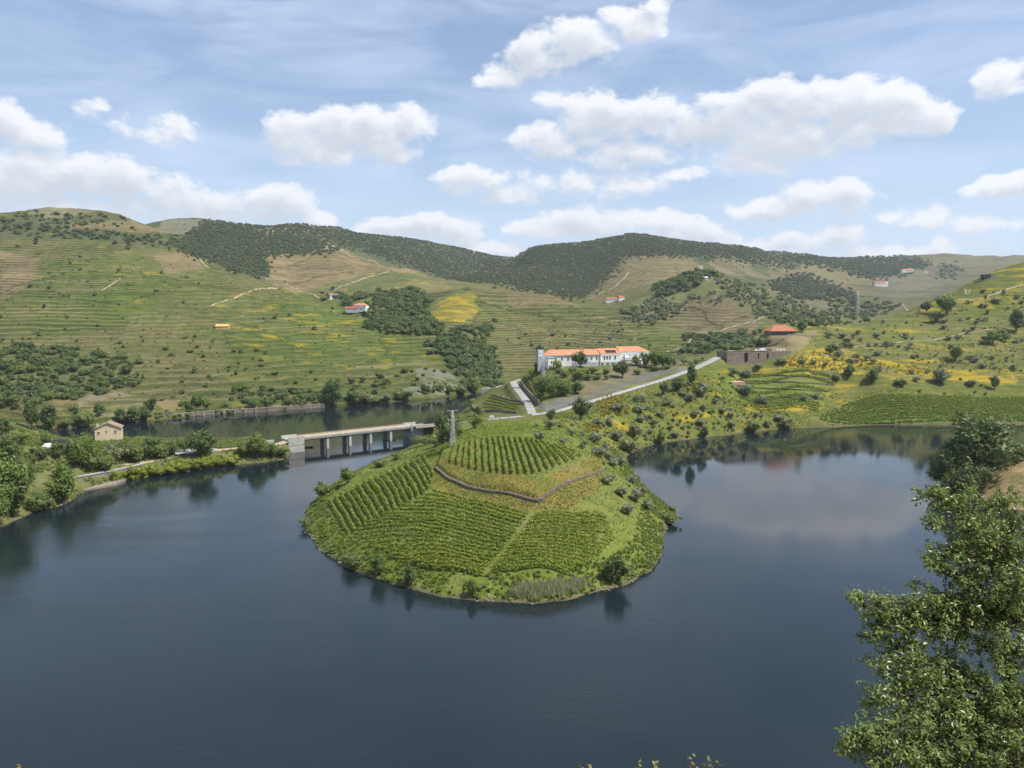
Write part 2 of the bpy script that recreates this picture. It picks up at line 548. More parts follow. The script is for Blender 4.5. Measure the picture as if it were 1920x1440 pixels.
ROAD_MAIN = [(-52, 420, 6.5), (-40, 427, 6.6), (-22, 428, 7.8), (-4, 424, 10.2), (12, 425, 12.0), A3(1045, 771, 431), A3(1100, 755, 443), A3(1150, 740, 457), A3(1200, 725, 472), A3(1250, 710, 490), A3(1300, 692, 517), A3(1335, 676, 550), A3(1362, 661, 588), A3(1388, 650, 640), A3(1420, 645, 700)]
ROAD_LOWER = [(11, 427, 12.0), A3(994, 765, 452), A3(985, 748, 487), A3(968, 727, 540), A3(963, 716, 575), A3(985, 710, 612)]
PATH = [A3(1366, 681, 561), A3(1420, 686, 554), A3(1500, 691, 549), A3(1600, 702, 554), A3(1700, 709, 556), A3(1800, 714, 556), A3(1920, 720, 556), A3(2060, 722, 560)]
ROAD_LEFT = [A3(-150, 925, 292), A3(50, 900, 300), A3(150, 880, 318), A3(265, 868, 332), A3(330, 858, 340), A3(400, 845, 352), A3(470, 838, 362), A3(520, 833, 371), (-101.5, 384, 6.5)]
RAILWAY = [A3(150, 782, 487), A3(290, 772, 507), A3(400, 765, 530), A3(500, 758, 553), A3(610, 751, 575)]
ROUTES = [(ROAD_MAIN, 3.0), (ROAD_LOWER, 2.4), (PATH, 1.5), (ROAD_LEFT, 2.6), (RAILWAY, 1.8)]
QO = at(1021, 692, 535)        # left front corner of the estate house
QX = np.array((math.cos(math.radians(18.5)), math.sin(math.radians(18.5))))   # along the front
QY = np.array((-QX[1], QX[0]))
QZ = 30.4


def qpos(s, d, z=0.0):
    return (QO[0] + QX[0] * s + QY[0] * d, QO[1] + QX[1] * s + QY[1] * d, QZ + z)


PADS = [(qpos(14, 4), 15, QZ), (qpos(34, 4), 15, QZ), (qpos(54, 4), 15, QZ), (qpos(70, 2), 14, QZ),
        (A3(203, 826, 360), 9, None), (A3(1470, 629, 622), 14, None), (A3(675, 580, 858), 14, None), (A3(362, 848, 349), 8, None), (A3(1440, 653, 596), 11, None)]


def flatten(x, y, z, sd):
    for line, hw in ROUTES:
        L = np.array(line)
        m = (y > L[:, 1].min() - 12) & (y < L[:, 1].max() + 12) & (x > L[:, 0].min() - 12) & (x < L[:, 0].max() + 12)
        if not m.any():
            continue
        xs = x[m]; ys = y[m]
        best = np.full(len(xs), 1e9); bz = np.zeros(len(xs))
        for a, b in zip(L[:-1], L[1:]):
            e = b - a
            t = np.clip(((xs - a[0]) * e[0] + (ys - a[1]) * e[1]) / (e[0] ** 2 + e[1] ** 2), 0, 1)
            d = np.hypot(xs - a[0] - e[0] * t, ys - a[1] - e[1] * t)
            c = d < best
            best = np.where(c, d, best)
            bz = np.where(c, a[2] + e[2] * t, bz)
        w = (1 - sstep(best, hw + .9, hw + 5.5)) * sstep(sd[m], -.2, 2.5)
        z[m] = z[m] * (1 - w) + (bz - .12) * w
    for c, r, pz in PADS:
        d = np.hypot(x - c[0], y - c[1])
        m = d < r * 1.5
        w = 1 - sstep(d[m], r * .85, r * 1.5)
        z[m] = z[m] * (1 - w) + (c[2] if pz is None else pz) * w
    return z


# ------------------------------------------------------------------ land parcels
GREEN = (.138, .148, .036); VINE = (.122, .160, .028); BROWN = (.34, .225, .135); PALE = (.33, .27, .19)
WOOD = (.085, .105, .052); ROCK = (.25, .235, .20); DRY = (.165, .142, .055); GRASS = (.152, .196, .032); SOIL = (.24, .175, .11)
PARC = [  # outline in the photograph, distance range, colour, terrace weight, broom weight
    ([(-200, 300), (2200, 300), (2200, 760), (-200, 760)], 1500, 9000, WOOD, 0, 0),
    ([(-200, 300), (900, 300), (900, 800), (-200, 800)], 440, 1260, GREEN, .9, .12),
    ([(80, 430), (230, 455), (340, 560), (560, 540), (700, 560), (690, 625), (560, 640), (400, 570), (200, 505)], 500, 1200, VINE, .9, .26),
    ([(420, 580), (690, 590), (800, 640), (790, 690), (560, 690), (440, 660)], 500, 1000, VINE, 1, .26),
    ([(60, 490), (210, 470), (300, 590), (280, 640), (60, 640)], 500, 1000, VINE, 1, .15),
    ([(0, 470), (72, 485), (60, 525), (0, 565)], 600, 1100, BROWN, 1, 0),
    ([(285, 478), (350, 472), (395, 505), (300, 512)], 700, 1150, BROWN, 1, 0),
    ([(0, 640), (260, 600), (420, 640), (440, 720), (250, 760), (0, 780)], 440, 800, DRY, .75, .1),
    ([(-200, 640), (120, 655), (250, 672), (255, 720), (150, 740), (-200, 770)], 440, 760, (.13, .13, .06), .2, 0),
    ([(0, 440), (0, 408), (60, 397), (95, 404), (200, 405), (240, 413), (240, 424), (130, 428), (60, 446)], 850, 1300, WOOD, 0, 0),
    ([(40, 400), (100, 386), (190, 397), (110, 405)], 900, 1300, PALE, .6, 0),
    ([(115, 427), (245, 411), (315, 436), (250, 436)], 850, 1300, BROWN, .8, 0),
    ([(300, 412), (375, 412), (355, 440), (300, 436)], 1300, 2400, (.30, .28, .23), .4, 0),
    ([(40, 452), (130, 432), (330, 442), (430, 470), (440, 482), (260, 462), (150, 445)], 850, 1300, WOOD, 0, 0),
    ([(345, 445), (380, 415), (540, 418), (640, 470), (500, 480), (497, 522), (430, 502), (330, 462)], 980, 2400, WOOD, 0, 0),
    ([(500, 426), (560, 425), (590, 436), (500, 437)], 1300, 2600, PALE, 0, 0),
    ([(500, 482), (590, 463), (640, 462), (790, 510), (690, 540), (560, 548), (500, 524)], 990, 1560, (.42, .27, .165), 1, 0),
    ([(600, 455), (625, 452), (640, 470), (610, 472)], 1000, 1600, PALE, 0, 0),
    ([(560, 548), (700, 508), (800, 512), (890, 540), (840, 548), (640, 562)], 980, 1500, (.19, .18, .085), .7, .35),
    ([(650, 545), (705, 508), (785, 514), (740, 542)], 980, 1500, (.135, .165, .05), .6, 0),
    ([(780, 592), (862, 548), (882, 545), (792, 598)], 780, 1100, (.11, .165, .04), .2, 0),
    ([(788, 597), (880, 548), (930, 556), (925, 570), (868, 598), (800, 602)], 780, 1100, (.27, .225, .022), .2, .8),
    ([(885, 548), (940, 533), (955, 556), (905, 562)], 800, 1100, (.21, .125, .065), .3, 0),
    ([(690, 605), (696, 548), (795, 545), (802, 580), (772, 592), (822, 606), (802, 642), (735, 637), (690, 618)], 790, 1100, (.10, .115, .05), 0, 0),
    ([(800, 640), (862, 612), (932, 600), (907, 640), (942, 700), (932, 730), (880, 745), (848, 692)], 600, 960, (.095, .11, .05), 0, 0),
    ([(745, 708), (800, 684), (852, 696), (872, 722), (805, 748), (740, 732)], 590, 760, ROCK, 0, 0),
    ([(140, 740), (270, 730), (270, 790), (140, 800)], 440, 620, (.25, .21, .16), 0, 0),
    ([(900, 540), (1310, 560), (1320, 720), (900, 740)], 690, 1130, (.145, .158, .042), 1, .12),
    ([(945, 545), (1040, 553), (1085, 572), (960, 572)], 690, 1130, (.25, .175, .10), .6, 0),
    ([(955, 590), (1100, 600), (1180, 640), (960, 700)], 690, 1130, (.20, .165, .07), 1, 0),
    ([(1095, 562), (1180, 478), (1290, 482), (1320, 510), (1230, 540), (1150, 574)], 1140, 2000, (.275, .205, .11), 1, 0),
    ([(925, 530), (1032, 482), (1022, 502), (960, 538)], 1200, 2300, (.20, .19, .09), .4, 0),
    ([(1005, 508), (1085, 488), (1072, 522), (1010, 524)], 1200, 2300, (.22, .19, .11), .4, 0),
    ([(1320, 484), (1425, 478), (1400, 500), (1440, 522), (1345, 514)], 1250, 2600, (.27, .215, .14), .7, 0),
    ([(1330, 470), (1380, 468), (1390, 482), (1340, 478)], 1250, 2600, (.25, .20, .12), .5, 0),
    ([(1180, 575), (1300, 500), (1420, 530), (1570, 595), (1500, 640), (1250, 640)], 880, 1260, (.16, .155, .07), .4, .15),
    ([(1192, 566), (1240, 540), (1310, 522), (1362, 545), (1330, 562), (1230, 570)], 880, 1260, (.15, .19, .065), .3, 0),
    ([(1195, 590), (1290, 560), (1352, 557), (1445, 602), (1380, 640), (1290, 622)], 820, 1200, (.31, .21, .135), 1, 0),
    ([(1440, 470), (2200, 460), (2200, 640), (1560, 620), (1440, 560)], 1260, 9000, (.205, .168, .112), .6, 0),
    ([(1470, 478), (1700, 480), (1745, 495), (1692, 516), (1640, 522), (1560, 502)], 1260, 9000, WOOD, 0, 0),
    ([(1440, 535), (1512, 514), (1605, 556), (1500, 562)], 1260, 9000, WOOD, 0, 0),
    ([(1510, 488), (1580, 500), (1625, 530), (1560, 542), (1500, 512)], 1260, 9000, (.29, .215, .135), .8, 0),
    ([(1560, 562), (1640, 556), (1665, 576), (1600, 592)], 1000, 9000, (.15, .165, .05), .6, 0),
    ([(1640, 520), (1770, 512), (1770, 548), (1660, 562)], 1260, 9000, (.19, .165, .13), .5, 0),
    ([(1760, 480), (1920, 482), (1920, 500), (1800, 500)], 1260, 9000, (.22, .175, .125), .3, 0),
    ([(1410, 455), (1500, 470), (1500, 500), (1420, 492)], 1500, 9000, WOOD, 0, 0),
    ([(1758, 497), (1800, 497), (1792, 522), (1760, 520)], 1260, 9000, WOOD, 0, 0),
    ([(1480, 400), (2300, 400), (2300, 830), (1480, 830)], 500, 1000, (.150, .168, .026), .45, .42),
    ([(1480, 660), (1540, 650), (1700, 690), (1920, 690), (1920, 720), (1700, 712), (1480, 690)], 500, 640, (.19, .185, .035), .2, 1),
    ([(1040, 690), (1500, 690), (1560, 740), (1500, 830), (1150, 860), (1000, 800)], 330, 560, (.145, .160, .030), 0, .40),
    ([(1360, 700), (1560, 700), (1560, 740), (1480, 770), (1360, 745)], 440, 560, GRASS, 0, .15),
    ([(1020, 775), (1022, 752), (1120, 728), (1200, 706), (1290, 690), (1300, 692), (1150, 740), (1045, 774)], 420, 540, (.195, .188, .175), 0, 0),
    ([(1060, 738), (1110, 700), (1250, 684), (1310, 680), (1290, 690), (1200, 706), (1120, 728)], 440, 560, (.23, .18, .115), 0, 0),
    ([(1395, 650), (1420, 628), (1520, 622), (1500, 655), (1440, 660)], 560, 700, (.33, .235, .145), 0, 0),
    ([(1540, 792), (1600, 757), (1660, 740), (2100, 742), (2100, 796)], 430, 560, (.12, .19, .03), 0, 0),
    ([(540, 780), (1300, 780), (1300, 1140), (540, 1140)], 150, 345, GRASS, 0, 0),
    ([(840, 785), (1020, 785), (1010, 830), (860, 840)], 280, 420, GRASS, 0, 0),
    ([(795, 885), (832, 850), (1010, 900), (1130, 848), (1140, 872), (1120, 920), (1060, 958), (960, 960), (850, 928)], 150, 330, (.165, .165, .03), 0, -1),
    ([(-200, 740), (560, 780), (560, 1100), (-200, 1100)], 230, 436, (.135, .155, .05), 0, .1),
]
NU, NTT = 880, 900
U1 = np.linspace(-.80, .80, NU)
T1 = np.linspace(math.log(150), math.log(6000), NTT)
uu, tt = np.meshgrid(U1, T1, indexing='ij')
YY = np.exp(tt).ravel()
XX = uu.ravel() * YY
Z0, SD0 = height(XX, YY, full=True)
PX, PY = proj(XX, YY, Z0)
jx = (fbm(XX / 25, YY / 25, 3, 51) - .5) * np.clip(16000 / YY, 6, 40) + (fbm(XX / 90, YY / 90, 3, 53) - .5) * np.clip(40000 / YY, 10, 80) * (YY > 450)
jy = (fbm(XX / 25, YY / 25, 3, 52) - .5) * np.clip(6000 / YY, 4, 24) + (fbm(XX / 90, YY / 90, 3, 54) - .5) * np.clip(14000 / YY, 5, 30) * (YY > 450)
ALB = np.empty((len(XX), 3)); ALB[:] = GREEN
TERW = np.zeros(len(XX)); BRM = np.zeros(len(XX))
for poly, d0, d1, c, tw, bw in PARC:
    m = (YY > d0) & (YY < d1)
    idx = np.nonzero(m)[0]
    k = in_poly(PX[idx] + jx[idx], PY[idx] + jy[idx], poly)
    idx = idx[k]
    if c is ROCK or c == (.25, .21, .16):
        idx = idx[fbm(XX[idx] / 11, YY[idx] / 11, 4, 61) > .49]
    ALB[idx] = c
    TERW[idx] = tw
    BRM[idx] = bw
# fields of slightly different use on the hills
wx_ = XX + (fbm(XX / 160, YY / 160, 3, 71) - .5) * 220; wy_ = YY + (fbm(XX / 160, YY / 160, 3, 72) - .5) * 220
cell = _hash(np.floor(wx_ / 120), np.floor(wy_ / 150), 73)
cell2 = _hash(np.floor(wx_ / 120), np.floor(wy_ / 150), 74)
cw = sstep(YY, 480, 620)[:, None] * ((ALB != np.array(WOOD)).any(1))[:, None]
tint = np.array((.24, .20, .115)) * (cell[:, None] > .62) + np.array((.125, .165, .05)) * (cell[:, None] <= .62)
ALB = ALB * (1 - .20 * cw) + tint * .20 * cw
ALB = ALB * (1 + (cell2[:, None] - .5) * .26 * cw)
TERW0 = TERW
TERW = TERW * (.45 + .55 * _hash(np.floor(wx_ / 120), np.floor(wy_ / 150), 75))
ZT, SD0, PHS = height(XX, YY, full=True, terr=TERW0)
PHS = PHS * (.75 + .75 * cell2) + cell * 7
ZT = flatten(XX, YY, ZT, SD0)
ALB = ALB * np.array((.80, .86, .78)) ** sstep(YY, 380, 480)[:, None]
# shore line: bare rocky soil just above the water
sh = 1 - sstep(SD0, .2, 1.0)
ALB = ALB * (1 - sh[:, None]) + np.array((.115, .095, .065)) * sh[:, None]
EMAP = ((ZT - HC) / YY).reshape(NU, NTT)


def hit(px, py, dmin=150):
    """first point of the terrain on the line of sight through a pixel"""
    u, e = ray(px, py)
    fu = (u - U1[0]) / (U1[1] - U1[0])
    i = int(np.clip(fu, 0, NU - 2)); a = fu - i
    c = EMAP[i] * (1 - a) + EMAP[i + 1] * a
    j0 = int(max(0, (math.log(dmin) - T1[0]) / (T1[1] - T1[0])))
    k = np.nonzero(c[j0:] >= e)[0]
    if len(k) == 0:
        j = int(np.argmax(c[j0:])) + j0
    else:
        j = int(k[0]) + j0
    t = T1[j]
    if j > 0 and len(k):
        d = c[j] - c[j - 1]
        if abs(d) > 1e-9:
            t = T1[j - 1] + (T1[j] - T1[j - 1]) * np.clip((e - c[j - 1]) / d, 0, 1)
    D = math.exp(t)
    return np.array((u * D, D, HC + min(e, c.max()) * D))


ZGRID = ZT.reshape(NU, NTT)


def gz(x, y):
    """height of the built terrain mesh"""
    x = np.asarray(x, float); y = np.asarray(y, float)
    return bil(ZGRID, (x / y - U1[0]) / (U1[1] - U1[0]), (np.log(y) - T1[0]) / (T1[1] - T1[0]))


# ------------------------------------------------------------------ mesh objects
MATS = {}


def link_obj(name, me, mat=None, parent=None, loc=None):
    o = bpy.data.objects.new(name, me)
    col.objects.link(o)
    if mat is not None and me is not None and len(me.materials) == 0:
        me.materials.append(mat)
    if parent is not None:
        o.parent = parent
    if loc is not None:
        o.location = loc
    return o


def tag(o, label=None, cat=None, group=None, kind=None):
    if label: o['label'] = label
    if cat: o['category'] = cat
    if group: o['group'] = group
    if kind: o['kind'] = kind
    return o


def np_mesh(name, V, Q, smooth=True):
    me = bpy.data.meshes.new(name)
    V = np.asarray(V, np.float32); Q = np.asarray(Q, np.int32)
    n = Q.shape[1]
    me.vertices.add(len(V))
    me.vertices.foreach_set('co', V.ravel())
    me.loops.add(Q.size)
    me.loops.foreach_set('vertex_index', Q.ravel())
    me.polygons.add(len(Q))
    me.polygons.foreach_set('loop_start', np.arange(0, Q.size, n, dtype=np.int32))
    me.polygons.foreach_set('loop_total', np.full(len(Q), n, np.int32))
    me.polygons.foreach_set('use_smooth', np.full(len(Q), smooth))
    me.update(calc_edges=True)
    return me


def principled(name, base=(.5, .5, .5), rough=.8, spec=.3):
    m = bpy.data.materials.new(name)
    m.use_nodes = True
    t = NT(m.node_tree)
    b = t.n['Principled BSDF']
    b.inputs['Base Color'].default_value = (*base, 1)
    b.inputs['Roughness'].default_value = rough
    b.inputs['Specular IOR Level'].default_value = spec
    return m, t, b


def varied(name, base, rough=.85, amp=.35, scale=1.0, spec=.25, bump=0.0, second=None, coords='Object'):
    """a base colour broken up by two sizes of noise"""
    m, t, b = principled(name, base, rough, spec)
    tcn = t.new('ShaderNodeTexCoord').outputs[coords]
    n1 = t.noise(tcn, scale, 4)
    n2 = t.noise(tcn, scale * 6.3, 3)
    f = t.math('ADD', t.math('MULTIPLY', n1, .6), t.math('MULTIPLY', n2, .4))
    sec = second or tuple(c * (1 - amp) for c in base)
    hi = tuple(min(1, c * (1 + amp * .6)) for c in base)
    c = t.mix(t.rng(f, .32, .68), (*sec, 1), (*hi, 1))
    t.link(c, b.inputs['Base Color'])
    if bump:
        bp = t.new('ShaderNodeBump')
        bp.inputs['Strength'].default_value = bump
        bp.inputs['Distance'].default_value = .1
        t.link(f, bp.inputs['Height'])
        t.link(bp.outputs[0], b.inputs['Normal'])
    MATS[name] = m
    return m


def terrain_material():
    m, t, b = principled('terrain', (.14, .17, .05), .95, .1)
    a = t.new('ShaderNodeAttribute', attribute_name='alb').outputs['Color']
    at_ = t.new('ShaderNodeAttribute', attribute_name='mask')
    s = t.new('ShaderNodeSeparateColor')
    t.link(at_.outputs['Color'], s.inputs[0])
    terr, broom = s.outputs[0], s.outputs[1]
    ph = t.new('ShaderNodeAttribute', attribute_name='phase').outputs['Fac']
    pos = t.new('ShaderNodeNewGeometry').outputs['Position']
    nb = t.noise(pos, .012, 5, .6)
    nm = t.noise(pos, .09, 5, .65)
    nf = t.noise(pos, .7, 4, .7)
    flat = t.vmath('MULTIPLY', pos, (1.0, 1.0, 3.0))
    # broad tonal change between greener and drier ground
    c = t.mix(t.rng(nb, .38, .64, 0, .55), a, t.mix(.5, a, (.20, .15, .07, 1)))
    c = t.mix(t.rng(nm, .46, .66, 0, .5), c, t.mix(.65, c, (.055, .085, .025, 1)))
    c = t.mix(t.rng(nm, .50, .34, 0, .30), c, (.26, .21, .12, 1))
    # terraces: rows of vines and the bank below each of them
    php = t.math('ADD', ph, t.math('MULTIPLY', t.math('SUBTRACT', nm, .5), .35))
    fr = t.math('FRACT', php)
    row = t.math('MULTIPLY', t.rng(fr, .50, .62), t.rng(fr, .96, .80))
    row2 = t.math('MULTIPLY', t.rng(t.math('FRACT', t.math('MULTIPLY', php, 2.0)), .35, .55), .6)
    brk = t.rng(t.noise(flat, .035, 4, .6), .30, .52, .25, 1)
    rw = t.math('MULTIPLY', t.math('MULTIPLY', t.math('MAXIMUM', row, row2), terr), brk)
    vine = t.mix(.22, (.018, .036, .010, 1), c)
    c = t.mix(t.math('MULTIPLY', rw, .95), c, vine)
    brow = t.math('MULTIPLY', t.math('MULTIPLY', t.rng(fr, .02, .12), t.rng(fr, .34, .2)), terr)
    c = t.mix(t.math('MULTIPLY', brow, t.rng(nb, .42, .62, .1, .65)), c, (.27, .20, .12, 1))
    # flowering broom
    st = t.noise(t.vmath('MULTIPLY', pos, (.5, .8, 3.0)), .05, 5, .65)
    bf = t.math('MULTIPLY', t.rng(t.math('MULTIPLY_ADD', broom, .16, st), .575, .74), t.rng(broom, .02, .3))
    c = t.mix(t.math('MULTIPLY', bf, .70), c, (.42, .30, .022, 1))
    rust_ = t.math('MULTIPLY', t.rng(t.noise(pos, .16, 4, .65), .40, .62), s.outputs[2])
    c = t.mix(t.math('MULTIPLY', rust_, .55), c, (.26, .17, .04, 1))
    # fine mottling
    c = t.mix(t.rng(nf, .38, .62, .34, 0), c, t.mix(.6, c, (.03, .04, .015, 1)))
    t.link(c, b.inputs['Base Color'])
    bp = t.new('ShaderNodeBump')
    bp.inputs['Strength'].default_value = .7
    bp.inputs['Distance'].default_value = .8
    t.link(t.math('ADD', nf, t.math('MULTIPLY', rw, 1.4)), bp.inputs['Height'])
    t.link(bp.outputs[0], b.inputs['Normal'])
    return m


MATS['terrain'] = terrain_material()
V = np.c_[XX, YY, ZT]
ids = np.arange(NU * NTT).reshape(NU, NTT)
Q = np.stack([ids[:-1, :-1], ids[1:, :-1], ids[1:, 1:], ids[:-1, 1:]], -1).reshape(-1, 4)
zmax = ZT[Q].max(1)
Q = Q[zmax > -1.5]
cx = XX[Q].mean(1); cy = YY[Q].mean(1)
reg = np.full(len(Q), 2)                                   # 2 far hills
reg[(cy < 470) & (cx < -60)] = 1                           # 1 left bank
ra = (cx / cy > -.05) & (cy < 880) | (cy < 430) & (cx > -95) & (cx / cy > -.27)
reg[ra] = 0                                                # 0 peninsula, knoll, right hillside
reg[(reg == 1) & (cy > 428)] = 2
for r, nm in ((0, 'peninsula'), (1, 'riverbank'), (2, 'hills')):
    q = Q[reg == r]
    used = np.unique(q)
    mp = np.full(len(V), -1); mp[used] = np.arange(len(used))
    me = np_mesh(nm, V[used], mp[q])
    ca = me.attributes.new('alb', 'FLOAT_COLOR', 'POINT')
    ca.data.foreach_set('color', np.c_[ALB[used], np.ones(len(used))].astype(np.float32).ravel())
    ca = me.attributes.new('mask', 'FLOAT_COLOR', 'POINT')
    ca.data.foreach_set('color', np.c_[TERW[used], np.maximum(BRM[used], 0), np.maximum(-BRM[used], 0), np.ones(len(used))].astype(np.float32).ravel())
    fa = me.attributes.new('phase', 'FLOAT', 'POINT')
    fa.data.foreach_set('value', PHS[used].astype(np.float32))
    tag(link_obj(nm, me, MATS['terrain']), kind='structure')

# ------------------------------------------------------------------ the bank the photographer stands on
NB_LINE = np.array([(-300, -45), (-100, -16), (4, -1.2), (60, 8), (160, 60), (420, 130)])
SPUR = [np.array((470., 205., 100.)), np.array((212., 283., 23.)), np.array((192., 292., 13.)), np.array((181., 297., 5.))]


def near_h(x, y):
    x = np.atleast_1d(np.asarray(x, float)); y = np.atleast_1d(np.asarray(y, float))
    best = np.full(x.shape, 1e9); side = np.zeros(x.shape)
    for a, b in zip(NB_LINE[:-1], NB_LINE[1:]):
        e = b - a
        t = np.clip(((x - a[0]) * e[0] + (y - a[1]) * e[1]) / (e @ e), 0, 1)
        d = np.hypot(x - a[0] - e[0] * t, y - a[1] - e[1] * t)
        s = e[0] * (y - a[1]) - e[1] * (x - a[0])
        c = d < best
        best = np.where(c, d, best); side = np.where(c, s, side)
    n = (fbm(x / 14, y / 14, 4, 77) - .5) * np.clip(best / 8, 0, 1) * 4
    z = np.where(side > 0, 63.4 - .9 * best + n, 63.4 + .35 * best + n)
    for a, b in zip(SPUR[:-1], SPUR[1:]):
        e = b - a
        t = np.clip(((x - a[0]) * e[0] + (y - a[1]) * e[1]) / (e[0] ** 2 + e[1] ** 2), 0, 1)
        d = np.hypot(x - a[0] - e[0] * t, y - a[1] - e[1] * t)
        z = np.maximum(z, a[2] + e[2] * t - .5 * d + (fbm(x / 9, y / 9, 3, 78) - .5) * 3)
    return np.maximum(z, -6)


gx, gy = np.meshgrid(np.linspace(-200, 340, 180), np.linspace(-60, 380, 150), indexing='ij')
zz = near_h(gx.ravel(), gy.ravel())
nid = np.arange(gx.size).reshape(gx.shape)
q = np.stack([nid[:-1, :-1], nid[1:, :-1], nid[1:, 1:], nid[:-1, 1:]], -1).reshape(-1, 4)
q = q[zz[q].max(1) > -1.0]
used = np.unique(q); mp = np.full(gx.size, -1); mp[used] = np.arange(len(used))
me = np_mesh('hillside', np.c_[gx.ravel(), gy.ravel(), zz][used], mp[q])
varied('near_soil', (.33, .22, .13), .95, .4, .12, .1, .4, second=(.13, .14, .045))
tag(link_obj('hillside', me, MATS['near_soil']), kind='structure')

# ------------------------------------------------------------------ water
m, t, b = principled('water', (.010, .017, .021), .02, .5)
b.inputs['IOR'].default_value = 1.33
pos = t.new('ShaderNodeNewGeometry').outputs['Position']
w1 = t.noise(t.vmath('MULTIPLY', pos, (.75, 1.5, 1)), .42, 4, .6, .8)
w2 = t.noise(t.vmath('MULTIPLY', pos, (.75, 1.5, 1)), 1.7, 3, .6, .5)
sx_ = t.new('ShaderNodeSeparateXYZ'); t.link(pos, sx_.inputs[0])
openw = t.math('MULTIPLY', t.rng(sx_.outputs[1], 330, 190), t.rng(sx_.outputs[0], 75, 15))
calm = t.rng(t.noise(t.vmath('MULTIPLY', pos, (.5, 1., 1.)), .013, 4, .55, .5), .38, .62, .0, .55)
calm = t.math('ADD', t.math('MULTIPLY_ADD', openw, t.rng(t.noise(t.vmath('MULTIPLY', pos, (.6, 1.6, 1.)), .022, 4, .6, .6), .36, .62, .35, 3.2), .14), calm)
bp = t.new('ShaderNodeBump')
bp.inputs['Distance'].default_value = .045
t.link(t.math('ADD', t.math('MULTIPLY', w1, .7), t.math('MULTIPLY', w2, .5)), bp.inputs['Height'])
t.link(t.math('MULTIPLY', calm, .55), bp.inputs['Strength'])
t.link(bp.outputs[0], b.inputs['Normal'])
MATS['water'] = m
wv = [(-900, 10, 0), (700, 10, 0), (700, 900, 0), (-900, 900, 0)]
tag(link_obj('river', np_mesh('river', wv, [(0, 1, 2, 3)], False), m), kind='structure')

# ------------------------------------------------------------------ foliage
def leaf_mat(name, base, var=.35, trans=.28, rough=.55, hue=None):
    m, t, b = principled(name, base, rough, .35)
    oi = t.new('ShaderNodeObjectInfo').outputs['Random']
    ri = t.new('ShaderNodeNewGeometry').outputs['Random Per Island']
    lo = tuple(c * (1 - var) for c in base)
    hi = tuple(c * (1 + var) for c in base)
    hue = hue or (base[0] * 1.35, base[1] * 1.12, base[2] * .8)
    c = t.mix(ri, (*lo, 1), (*hi, 1))
    c = t.mix(t.math('MULTIPLY', oi, .6), c, (*hue, 1))
    t.link(c, b.inputs['Base Color'])
    tr = t.new('ShaderNodeBsdfTranslucent')
    t.link(t.mix(.5, c, (.16, .22, .03, 1)), tr.inputs['Color'])
    mx = t.new('ShaderNodeMixShader')
    mx.inputs[0].default_value = trans
    t.link(b.outputs[0], mx.inputs[1])
    t.link(tr.outputs[0], mx.inputs[2])
    out = [n for n in t.n if n.type == 'OUTPUT_MATERIAL'][0]
    t.link(mx.outputs[0], out.inputs[0])
    MATS[name] = m
    return m


leaf_mat('leaf_olive', (.215, .245, .140), .3, .25, .5, (.24, .255, .15))
leaf_mat('leaf_broad', (.135, .205, .048))
leaf_mat('leaf_dark', (.092, .142, .046), .35, .22)
leaf_mat('leaf_bush', (.145, .195, .058))
leaf_mat('leaf_lime', (.215, .275, .040), .3, .35)
leaf_mat('leaf_pale', (.205, .240, .125), .3, .25)
leaf_mat('leaf_wood', (.100, .132, .066), .18, .12)
leaf_mat('leaf_vine', (.250, .325, .050), .3, .4)
leaf_mat('leaf_grass', (.160, .230, .038), .35, .3)
leaf_mat('leaf_dry', (.27, .25, .14), .3, .3)
leaf_mat('leaf_broom', (.46, .32, .02), .3, .3, .6, (.30, .26, .03))
leaf_mat('leaf_reed', (.36, .38, .24), .3, .3)
varied('bark', (.105, .085, .065), .95, .4, 6.0, .1, .4)


def leaf_quads(c, nrm, size, r, aspect=.62):
    """rhombic leaves at the points c, roughly facing nrm"""
    n = len(c)
    a = r.normal(size=(n, 3)); a /= np.linalg.norm(a, axis=1)[:, None]
    nn = nrm + .8 * a
    nn /= np.linalg.norm(nn, axis=1)[:, None] + 1e-9
    t = np.cross(nn, r.normal(size=(n, 3))); t /= np.linalg.norm(t, axis=1)[:, None] + 1e-9
    b = np.cross(nn, t)
    s = (size * r.uniform(.6, 1.4, n))[:, None]
    V = np.stack([c - t * s, c - b * s * aspect + nn * s * .15, c + t * s, c + b * s * aspect + nn * s * .15], 1).reshape(-1, 3)
    return V, np.arange(4 * n).reshape(n, 4)


ICO = None


def ico(sub=1):
    import bmesh
    bm = bmesh.new()
    bmesh.ops.create_icosphere(bm, subdivisions=sub, radius=1)
    v = np.array([p.co[:] for p in bm.verts])
    f = np.array([[q.index for q in p.verts] for p in bm.faces])
    bm.free()
    return v, f


ICO1 = ico(1)
ICO2 = ico(2)


